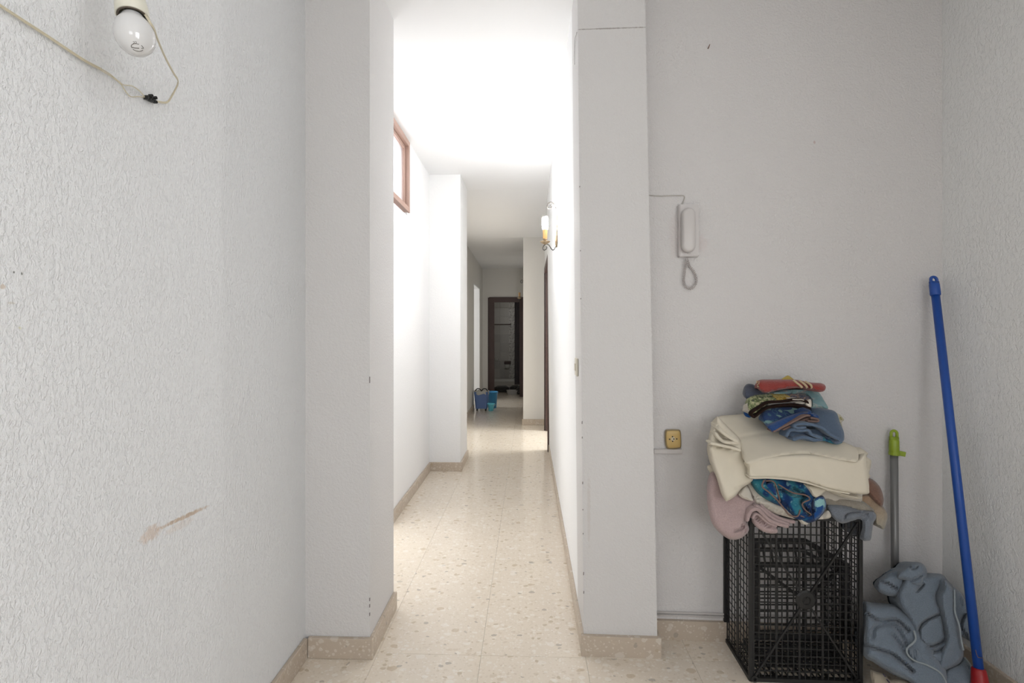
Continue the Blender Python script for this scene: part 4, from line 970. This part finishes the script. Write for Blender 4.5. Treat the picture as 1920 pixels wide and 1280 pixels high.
# 5 cream sheets: the bulk of the pile
t = towel('lower_sheet', 'lower cream sheet peeping out beneath the big cream one', C_cream, 'bed sheet')
piece(t, 'fold', C_cream, R_(K3([(-60, 330), (300, 360), (600, 400), (900, 500), (1080, 560), (1075, 590), (1010, 602), (860, 585), (700, 545), (560, 480), (300, 420), (100, 410), (-60, 370)]), 1.82, 1.765, 1.93, R=5, B=.012, seed=20, amp=.001),
      R_(K3([(215, 375), (590, 440), (540, 492), (470, 545), (400, 582), (360, 560), (310, 480)]), 1.762, 1.745, 1.80, R=4, B=.007, sm=False, amp=.001, seed=21))
piece(t, 'fold_layer', C_cream, B_r(K3([(560, 470), (700, 500), (850, 545), (1040, 585)]), 2.2, 1.748, 1.752, 1.85))
fin(t, 1550, 920, 1.8)
t = towel('cream_sheet', 'big folded cream bed sheet draped across the middle of the pile', C_cream, 'bed sheet')
piece(t, 'left_fold', C_cream, R_(K1([(168, 340), (148, 400), (118, 490), (108, 560), (125, 640), (150, 720), (180, 800), (205, 880), (222, 925), (240, 938), (300, 900), (340, 850), (400, 810), (425, 770), (400, 660), (345, 540), (320, 490), (230, 400)]), 1.86, 1.745, 1.95, R=9, B=.022,
      creases=[(K2_ := K(1320, 760, .125, [(95, 600), (250, 625), (400, 655), (560, 692)]), 1.5, .012), (K(1320, 760, .125, [(160, 420), (230, 520), (330, 575), (500, 575)]), 1.5, .010), (K(1320, 760, .125, [(180, 310), (260, 400), (400, 510), (500, 550)]), 1.6, .012), (K(1320, 760, .125, [(620, 860), (640, 1000), (690, 1070)]), 2.5, .006), (K(1320, 760, .125, [(400, 880), (330, 1150)]), 9, .005), (K(1320, 760, .125, [(480, 1240), (600, 1200)]), 2, .006)], amp=.003, nsc=25, seed=22))
piece(t, 'front_fold', C_cream, R_(K1([(368, 650), (500, 625), (640, 615), (800, 607), (1000, 630), (1150, 645), (1210, 600), (1222, 680), (1236, 780), (1242, 850), (1228, 890), (1100, 882), (940, 850), (820, 812), (700, 792), (560, 778), (402, 778), (385, 700)]), 1.76, 1.728, 1.95, R=6, B=.014, creases=[(K1([(560, 640), (620, 780)]), 22, .003), (K1([(870, 620), (875, 720), (960, 780)]), 8, .002)], amp=.0015, nsc=30, seed=23),
      B_r(K1([(402, 772), (560, 776), (700, 790), (820, 815), (960, 858), (1100, 885)]), 3.0, 1.722, 1.722, 1.80))
piece(t, 'top_flap', C_cream, R_(K1([(168, 345), (340, 325), (420, 300), (520, 330), (700, 380), (900, 430), (1060, 520), (1130, 550), (1165, 600), (1155, 658), (1080, 655), (950, 630), (800, 606), (640, 618), (500, 642), (375, 672), (335, 560), (312, 490), (250, 430)]), 1.975, 1.722, 1.985, R=3.5, B=.008, creases=[(K1([(320, 490), (420, 470), (540, 455)]), 3, .004), (K1([(340, 330), (420, 380), (480, 385)]), 5, .004)], amp=.0018, nsc=30, seed=24))
piece(t, 'fold_layer', C_cream, B_r(K(1320, 760, .125, [(190, 300), (230, 350), (330, 440), (500, 545)]), 6, 1.82, 1.735, 1.93), B_r(K(1320, 760, .125, [(180, 420), (240, 500), (330, 555), (510, 560)]), 5.5, 1.80, 1.735, 1.93), B_r(K(1320, 760, .125, [(110, 570), (250, 600), (400, 630), (540, 670)]), 5, 1.78, 1.735, 1.93))
fin(t, 1480, 860, 1.8)
t = towel('frayed_sheet', 'crumpled cream end of another sheet behind the right side of the big one', C_cream, 'bed sheet')
piece(t, 'fold', C_cream, R_(K1([(1100, 550), (1180, 560), (1235, 600), (1222, 625), (1258, 650), (1252, 700), (1240, 742), (1252, 760), (1225, 800), (1180, 700)]), 1.90, 1.85, 1.96, R=5, B=.015, sm=False, amp=.006, nsc=5, seed=25), R_(K1([(100, 690), (150, 690), (170, 760), (140, 745)]), 1.90, 1.88, 1.95, R=4, B=.008, seed=26))
fin(t, 1620, 870, 1.88)
# 6 slate blue towel
t = towel('slate_blue_towel', 'folded slate-blue terry towel on top of the cream sheet at right', C_slate)
piece(t, 'body', C_slate, R_(K5([(1180, 540), (1330, 555), (1500, 585), (1600, 610), (1660, 670), (1700, 800), (1760, 940), (1772, 1060), (1740, 1120), (1640, 1155), (1540, 1100), (1420, 1040), (1380, 960), (1180, 880), (940, 880), (1000, 800), (1300, 790)]), 1.93, 1.785, 1.965, R=6, B=.016,
      creases=[(K5([(1400, 925), (1480, 1000), (1600, 1080), (1690, 1090)]), 1.4, .010), (K5([(1640, 650), (1700, 800)]), 3, .006)], amp=.0025, seed=28))
piece(t, 'fold_layer', C_slate, B_r(K5([(1130, 880), (1010, 890), (955, 865), (1000, 835), (1150, 828), (1290, 850), (1420, 900), (1560, 1010), (1700, 1080)]), 5.0, 1.775, 1.768, 1.93),
      B_r(K5([(830, 1020), (860, 950), (930, 920), (1060, 935), (1180, 930), (1240, 1000), (1400, 1050)]), 6.0, 1.785, 1.775, 1.93), B_r(K5([(950, 1080), (1060, 1045), (1160, 1050), (1280, 1085), (1400, 1075)]), 6.5, 1.785, 1.778, 1.93),
      R_(K5([(820, 960), (940, 900), (1200, 900), (1400, 930), (1410, 1060), (1300, 1120), (1100, 1090), (930, 1060)]), 1.83, 1.80, 1.95, R=5, B=.01, seed=29))
piece(t, 'lower_layer', C_pteal, R_(K5([(1400, 1020), (1560, 1090), (1740, 1120), (1660, 1160), (1560, 1140), (1420, 1090)]), 1.80, 1.79, 1.92, R=4, B=.006, seed=30))
fin(t, 1540, 830, 1.85)
# 7 royal blue floral towel
t = towel('blue_floral_towel', 'royal blue towel with pale flowers and a brown hem', C_pblue)
piece(t, 'body', C_pblue, R_(K5([(425, 640), (520, 570), (700, 520), (900, 510), (1080, 530), (1200, 590), (1340, 690), (1260, 700), (1200, 660), (880, 830), (640, 960), (560, 920), (480, 820), (425, 720)]), 1.93, 1.775, 1.965, R=5, B=.012, amp=.002, seed=31),
      R_(K5([(130, 600), (200, 590), (240, 690), (230, 725), (150, 690)]), 1.93, 1.90, 1.96, R=4, B=.008, seed=32))
piece(t, 'border', C_royal, R_(K5([(520, 860), (700, 760), (950, 660), (1150, 620), (1330, 690), (1350, 720), (1240, 700), (1180, 665), (900, 800), (640, 955), (570, 930)]), 1.83, 1.760, 1.90, R=5, B=.010, amp=.001, seed=33))
piece(t, 'hem', C_hem, B_r(K5([(620, 950), (760, 880), (950, 785), (1120, 700), (1205, 690)]), 3.6, 1.757, 1.80, 1.88), B_r(K5([(780, 915), (900, 860), (1020, 800), (1200, 730)]), 4.0, 1.785, 1.82, 1.93), B_r(K5([(1230, 730), (1340, 750), (1330, 785), (1180, 780)]), 3.5, 1.80, 1.80, 1.93))
fin(t, 1480, 800, 1.85)
# 8 floral dark-bordered towel
t = towel('print_towel', 'green and yellow printed towel with a dark brown border', C_floral)
piece(t, 'body', C_floral, R_(K5([(185, 400), (300, 340), (500, 325), (700, 300), (900, 320), (1080, 320), (1200, 370), (1240, 430), (1150, 440), (900, 440), (600, 480), (440, 570), (290, 650), (215, 600)]), 1.92, 1.81, 1.955, R=5, B=.014, amp=.002, seed=35))
piece(t, 'border', C_dbrown, B_r(K5([(300, 715), (258, 680), (275, 630), (400, 550), (530, 475), (760, 460), (1000, 425), (1150, 455), (1180, 500)]), 4.2, 1.80, 1.80, 1.846), B_r(K5([(300, 715), (400, 640), (520, 560), (700, 530), (900, 510), (1080, 530), (1210, 565)]), 4.2, 1.80, 1.80, 1.846), R_(K5([(300, 700), (400, 610), (540, 520), (760, 490), (1000, 480), (1130, 500), (1150, 530), (1000, 510), (760, 515), (540, 540), (430, 620), (340, 700)]), 1.86, 1.85, 1.93, R=4, B=.004, seed=36))
piece(t, 'pale_edge', C_white, R_(K5([(190, 480), (225, 560), (260, 620), (245, 690), (215, 640), (185, 540)]), 1.86, 1.82, 1.92, R=4, B=.008, seed=37), R_(K5([(1150, 450), (1215, 420), (1235, 480), (1225, 555), (1140, 520)]), 1.81, 1.80, 1.90, R=4, B=.008, seed=38), B_r(K5([(930, 425), (1050, 425), (1110, 435)]), 1.6, 1.797, 1.797, 1.9), B_r(K5([(980, 478), (1090, 485), (1130, 480)]), 2.4, 1.81, 1.81, 1.9))
fin(t, 1460, 760, 1.86)
# 9 aqua, navy, red
t = towel('navy_towel', 'navy-grey towel sticking out behind at the upper left of the pile', C_navy)
piece(t, 'fold', C_navy, R_(K5([(175, 175), (260, 172), (340, 215), (430, 290), (520, 330), (300, 370), (190, 420), (135, 360), (132, 240)]), 1.94, 1.89, 1.97, R=7, B=.022, seed=40, creases=[(K5([(200, 220), (320, 250)]), 3, .008)]))
fin(t, 1405, 740, 1.93)
t = towel('aqua_towel', 'pale aqua printed cloth folded under the red towel', C_paqua)
piece(t, 'fold', C_paqua, R_(K5([(840, 230), (1000, 235), (1200, 255), (1330, 290), (1400, 370), (1460, 470), (1505, 550), (1490, 580), (1360, 560), (1240, 560), (1225, 440), (1170, 360), (1050, 315), (930, 330)]), 1.93, 1.84, 1.965, R=5, B=.014, seed=41, creases=[(K5([(1220, 300), (1290, 420)]), 2, .005), (K5([(880, 280), (960, 310)]), 2, .004)]),
      R_(K5([(560, 320), (700, 270), (880, 260), (900, 320), (700, 330)]), 1.90, 1.87, 1.95, R=4, B=.008, seed=42))
fin(t, 1520, 750, 1.9)
t = towel('red_towel', 'red towel with three cream stripes rolled on top of the pile', C_red)
red_o = K5([(335, 140), (400, 102), (550, 98), (900, 98), (1050, 112), (1230, 148), (1400, 160), (1462, 200), (1465, 250), (1430, 292), (1340, 303), (1260, 272), (1100, 242), (850, 250), (620, 290), (480, 318), (400, 280), (345, 210)])
piece(t, 'roll', C_red, R_(red_o, 1.875, 1.835, 1.94, R=8, B=.022, seed=43, amp=.002, creases=[(K5([(400, 200), (520, 240), (800, 200)]), 2, .003)]))
for pth in ([(935, 108), (1010, 165), (1060, 205), (1085, 238)], [(1030, 112), (1100, 160), (1145, 200), (1165, 240)], [(1120, 126), (1190, 165), (1230, 200), (1240, 245)]):
    bm = bmesh.new(); P_ = smooth_path(K5(pth), 5); vl = []
    for i, q in enumerate(P_):
        f = i/(len(P_)-1); dloc = 1.875-.04*f-.0235*math.sin(math.pi*min(1, .08+f*.92))**.5
        vl.append([bm.verts.new(U(q[0]-1.9+3.8*k_/3, q[1]+(1.2-.8*k_), dloc-.0035*math.sin(math.pi*k_/3)-.001)) for k_ in range(4)])
    for a, b in zip(vl[:-1], vl[1:]):
        for k_ in range(3): bm.faces.new([a[k_], a[k_+1], b[k_+1], b[k_]])
    rt = t; so = ob('stripe', bm, C_stripe, t, True); md = so.modifiers.new('thick', 'SOLIDIFY'); md.thickness = .002; md.offset = -1
bm = bmesh.new()
for (x, y) in ((338, 150), (352, 185), (372, 165), (358, 215), (400, 205), (345, 125), (375, 140), (512, 240)):
    q = U(*K5([(x, y)])[0], 1.842); bmesh.ops.create_icosphere(bm, subdivisions=1, radius=.0028, matrix=Matrix.Translation(q))
ob('fringe', bm, C_stripe, t, True)['kind'] = 'stuff'
fin(t, 1480, 722, 1.87)
t = towel('yellow_cloth', 'scrap of mustard-yellow cloth showing behind the red towel', C_yellow, 'cloth')
piece(t, 'fold', C_yellow, R_(K5([(750, 100), (790, 60), (850, 30), (900, 60), (950, 110), (850, 130)]), 1.95, 1.93, 1.97, R=4, B=.01, seed=44)); fin(t, 1477, 708, 1.94)
t = towel('flowered_cloth', 'edge of a white flowered cloth behind the slate-blue towel', C_white, 'cloth')
def pat_fl(t_, v): return t_.ramp(t_.noise(v, 70, 2, .5, 1), [(.50, (.60, .56, .46)), (.58, (.30, .28, .10)), (.64, (.60, .56, .46))])
C_fl = cloth('flower_print', (.6, .56, .46), False, col_node=pat_fl)
piece(t, 'fold', C_fl, R_(K5([(1600, 640), (1700, 670), (1725, 700), (1768, 755), (1730, 800), (1740, 880), (1690, 850), (1640, 740)]), 1.94, 1.92, 1.968, R=4, B=.010, seed=45)); fin(t, 1575, 785, 1.93)
# folded bulk of the white towel and of the big sheet, inside the pile
for own, u0, u1, y0, z0, z1 in (('white_towel', 1405, 1600, 1.83, ZT+.001, .70), ('cream_sheet', 1390, 1580, 1.82, .701, .80)):
    par = bpy.data.objects[own]; a, b = U(u0, 900, 1.85), U(u1, 900, 1.85); L0 = par.location
    bm = bmesh.new(); abox(bm, a.x-L0.x, b.x-L0.x, y0-L0.y, 1.955-L0.y, z0-L0.z, z1-L0.z)
    bmesh.ops.bevel(bm, geom=list(bm.edges), offset=.012, segments=3, affect='EDGES'); ob('folded_bulk', bm, C_white if own[0] == 'w' else C_cream, par, True)

# ------------------------------------------------------------------ the heap of blue-grey towel on the floor
K6 = lambda p: K(1580, 1000, .21879, p); K7 = lambda p: K(1580, 1180, .13542, p)
C_heap = cloth('dusty_blue_terry', (0.225, 0.275, 0.335)); C_heapd = cloth('dusty_blue_terry_edge', (0.33, 0.37, 0.39), False)
t = thing('heaped_towel', None, 'dusty blue terry towel heaped on the floor between crate and corner', 'towel')
HB = 1.95
piece(t, 'lying_part', C_heap, R_(K6([(178, 600), (250, 590), (380, 600), (470, 620), (600, 700), (700, 850), (820, 1040), (900, 1180), (900, 1330), (640, 1330), (560, 1270), (400, 1190), (260, 1100), (182, 1040), (176, 800)]), 1.86, 1.70, 1.90, R=16, B=.06,
      creases=[(K6([(210, 690), (320, 750), (450, 740), (560, 830)]), 3, .022), (K6([(180, 950), (300, 990), (430, 1040), (600, 1180)]), 3, .024), (K6([(260, 880), (280, 800), (420, 780), (520, 900), (600, 1080)]), 4, .015), (K6([(430, 870), (560, 1040)]), 3, .012)], amp=.008, nsc=18, seed=50))
piece(t, 'horn', C_heap, R_(K6([(480, 310), (400, 330), (340, 370), (288, 430), (300, 490), (360, 525), (430, 540), (490, 530), (540, 430)]), 1.85, 1.83, 1.90, R=9, B=.035, creases=[(K6([(330, 410), (390, 430), (460, 470)]), 2.2, .02), (K6([(350, 370), (440, 350)]), 3, .01)], seed=51))
piece(t, 'right_part', C_heap, R_(K6([(880, 440), (990, 485), (1050, 560), (1090, 640), (1105, 760), (1122, 860), (1115, 930), (1040, 890), (990, 850), (900, 700)]), 1.84, 1.80, 1.92, R=10, B=.035, creases=[(K6([(1040, 700), (1010, 800), (1060, 880)]), 3, .018), (K6([(990, 500), (1020, 620)]), 4, .01)], amp=.007, nsc=9, seed=52))
piece(t, 'hanging_part', C_heap, R_(K6([(500, 420), (560, 340), (720, 345), (840, 345), (900, 400), (960, 480), (960, 620), (960, 900), (940, 1060), (860, 1150), (740, 1090), (640, 1000), (600, 850), (560, 740), (480, 620), (458, 520)]), 1.85, 1.755, 1.93, R=14, B=.055,
      creases=[(K6([(860, 410), (840, 480), (812, 550), (850, 650), (875, 800), (890, 900)]), 3, .035), (K6([(845, 690), (740, 730), (670, 790), (650, 870), (680, 940), (760, 965), (880, 915)]), 2.6, .022), (K6([(690, 440), (640, 490)]), 2.6, .016), (K6([(620, 990), (760, 1010), (870, 990)]), 3.5, .020)], amp=.006, nsc=16, seed=53))
piece(t, 'knot', C_heap, R_(K6([(520, 300), (560, 255), (630, 243), (690, 262), (722, 320), (715, 400), (690, 450), (600, 440), (520, 400), (465, 380), (480, 320)]), 1.83, 1.80, 1.92, R=9, B=.035, creases=[(K6([(560, 270), (600, 300), (640, 290)]), 2, .014), (K6([(510, 390), (600, 400), (690, 350)]), 2.6, .012), (K6([(700, 380), (680, 440), (640, 470)]), 2.5, .02)], seed=54))
piece(t, 'strip_fold', C_heap, R_(K6([(870, 400), (940, 455), (968, 540), (970, 660), (1000, 760), (1015, 880), (1035, 990), (1030, 1070), (980, 1130), (880, 1175), (820, 1140), (850, 1000), (890, 900), (870, 760), (835, 600), (835, 520), (865, 470)]), 1.775, 1.72, 1.85, R=9, B=.028, creases=[(K6([(990, 800), (1010, 950)]), 2, .006)], seed=55))
piece(t, 'front_tail', C_heap, R_(K6([(560, 960), (640, 980), (740, 1080), (860, 1180), (900, 1330), (820, 1330), (800, 1230), (700, 1150), (600, 1090), (552, 1020)]), 1.735, 1.67, 1.80, R=8, B=.022, creases=[(K6([(610, 1000), (620, 1080)]), 3, .01)], seed=56), R_(K6([(880, 1170), (990, 1110), (1040, 1060), (1090, 1120), (1160, 1200), (1130, 1260), (1080, 1330), (880, 1330)]), 1.76, 1.68, 1.84, R=9, B=.03, creases=[(K6([(1050, 1100), (1090, 1170)]), 3, .012)], seed=57))
def hem6(pts, d0, d1, r=.003):
    P_ = smooth_path(K6(pts), 6); return lambda bm: tube(bm, [U(q[0], q[1], d0+(d1-d0)*i/(len(P_)-1)) for i, q in enumerate(P_)], r, 7)
piece(t, 'hem', C_heapd, hem6([(610, 830), (625, 900), (600, 940), (552, 985), (560, 1040), (620, 1090), (720, 1125), (820, 1180), (870, 1240), (900, 1320)], 1.735, 1.655), hem6([(958, 480), (960, 600), (965, 680), (1000, 790), (1015, 900), (1035, 1000)], 1.742, 1.69, .0026), hem6([(1045, 1060), (1090, 1120), (1115, 1180), (1160, 1215)], 1.735, 1.70, .0026))
base(t, U(1720, 1250, 1.78))
t = thing('beige_cloth', None, 'beige cloth with a dark stitched mark lying in front of the heaped towel', 'cloth')
piece(t, 'sheet', cloth('beige_cotton', (.46, .40, .31), False), R_(K7([(405, 560), (480, 590), (580, 620), (660, 700), (800, 690), (930, 730), (1000, 800), (1000, 900), (460, 900), (425, 780), (395, 620)]), 1.735, 1.66, 1.74, R=5, B=.010, seed=60, creases=[(K7([(560, 640), (620, 720)]), 2, .006)]))
piece(t, 'stitched_mark', M_navy2 := plain('dark_thread', (.05, .04, .08), .8), lambda bm: tube(bm, [U(*K7([q])[0], 1.655+.0*i) for i, q in enumerate([(560, 612), (590, 650)])], .0018, 6), lambda bm: tube(bm, [U(*K7([q])[0], 1.69) for q in ((610, 690), (650, 735))], .0022, 6))
base(t, U(1650, 1270, 1.7))

# ------------------------------------------------------------------ poles
M_green = plain('lime_plastic', (0.28, 0.38, 0.03), 0.35); M_gpole = plain('grey_painted_pole', (0.21, 0.21, 0.21), 0.35, .5, .3)
M_bpole = plain('blue_painted_pole', (0.012, 0.075, 0.36), 0.35); M_redp = plain('red_plastic', (0.32, 0.008, 0.012), 0.35)
t = thing('floor_mop', None, 'grey mop pole with lime green hanging grip beside the laundry crate', 'mop')
g0, g1 = U(1678.5, 1140, 1.93), U(1676.5, 850, 1.96); gd = (g1-g0).normalized(); gb = g0-gd*((g0.z-.02)/gd.z)
bm = bmesh.new(); tube(bm, [gb, g1], .0132, 16); ob('pole', bm, M_gpole, t, True)
def loop_grip(bm, p, d, r, L_, hole=True):
    """sleeve that flattens into an eye"""
    d = d.normalized(); s = d.cross(Vector((0, 1, 0))).normalized()
    lathe(bm, [(r*1.02, 0), (r*1.12, .004), (r*1.10, L_*.55), (r*.9, L_*.62)], p, d, 18, True)
    R0 = r*.72; c = p+d*(L_-R0-r*.36); lo = p+d*L_*.56
    tube(bm, [lo-s*R0]+[c+s*(-R0*math.cos(a))+d*(R0*1.0*math.sin(a)) for a in np.linspace(0, math.pi, 11)]+[lo+s*R0], r*.36, 8)
    q = L_*.62; bar(bm, p+d*L_*.5, p+d*(L_*.70), r*1.9, r*.9, (0, 1, 0))
bm = bmesh.new(); loop_grip(bm, g1+gd*-.004, gd, .0155, .098); gp = ob('grip', bm, M_green, t, True)
bm = bmesh.new(); lathe(bm, [(.0185, 0), (.0185, .012)], g1-gd*.006, gd, 18); bar(bm, g1+Vector((.010, -.004, .004)), g1+Vector((.034, -.010, .000)), .012, .018, (0, 0, 1)); ob('clip', bm, M_green, gp)
base(t, gb)
t = thing('broom', None, 'long bright blue broom pole with red socket leaning in the right corner', 'broom')
b0, b1 = U(1836.5, 1267, 1.66), U(1754, 552, 1.925); bd = (b1-b0).normalized()
bm = bmesh.new(); tube(bm, [b0-bd*.03, b1], .0138, 18); ob('pole', bm, M_bpole, t, True)
bm = bmesh.new(); loop_grip(bm, b1-bd*.004, bd, .0152, .080); ob('grip', bm, M_bpole, t, True)
bm = bmesh.new(); lathe(bm, [(.030, -.075), (.027, -.05), (.022, 0), (.019, .022), (.0165, .024)], b0, bd, 20); rs = ob('socket', bm, M_redp, t, True)
q = b0-bd*.075
bm = bmesh.new(); abox(bm, q.x-.15, q.x+.035, q.y-.03, q.y+.03, max(.045, q.z-.02), max(.075, q.z+.012)); bmesh.ops.bevel(bm, geom=list(bm.edges), offset=.008, segments=2, affect='EDGES'); ob('broom_head', bm, M_redp, t)
bm = bmesh.new()
for i in range(26):
    for j in range(5):
        x, y = q.x-.145+i*.007, q.y-.024+j*.012; bar(bm, Vector((x, y, .046)), Vector((x+(i-13)*.0008, y+(j-2)*.003, .001)), .004, .004)
o = ob('bristles', bm, M_bpole, t); o['kind'] = 'stuff'
bm = bmesh.new(); pc = U(1836, 1233, 1.64)
tube(bm, [U(1829, 1218, 1.655), U(1831, 1226, 1.64), U(1834, 1232, 1.64), U(1842, 1233, 1.66)], .0012, 5); ob('tangled_thread', bm, C_hem, t, True)
base(t, Vector((q.x, q.y, 0)))
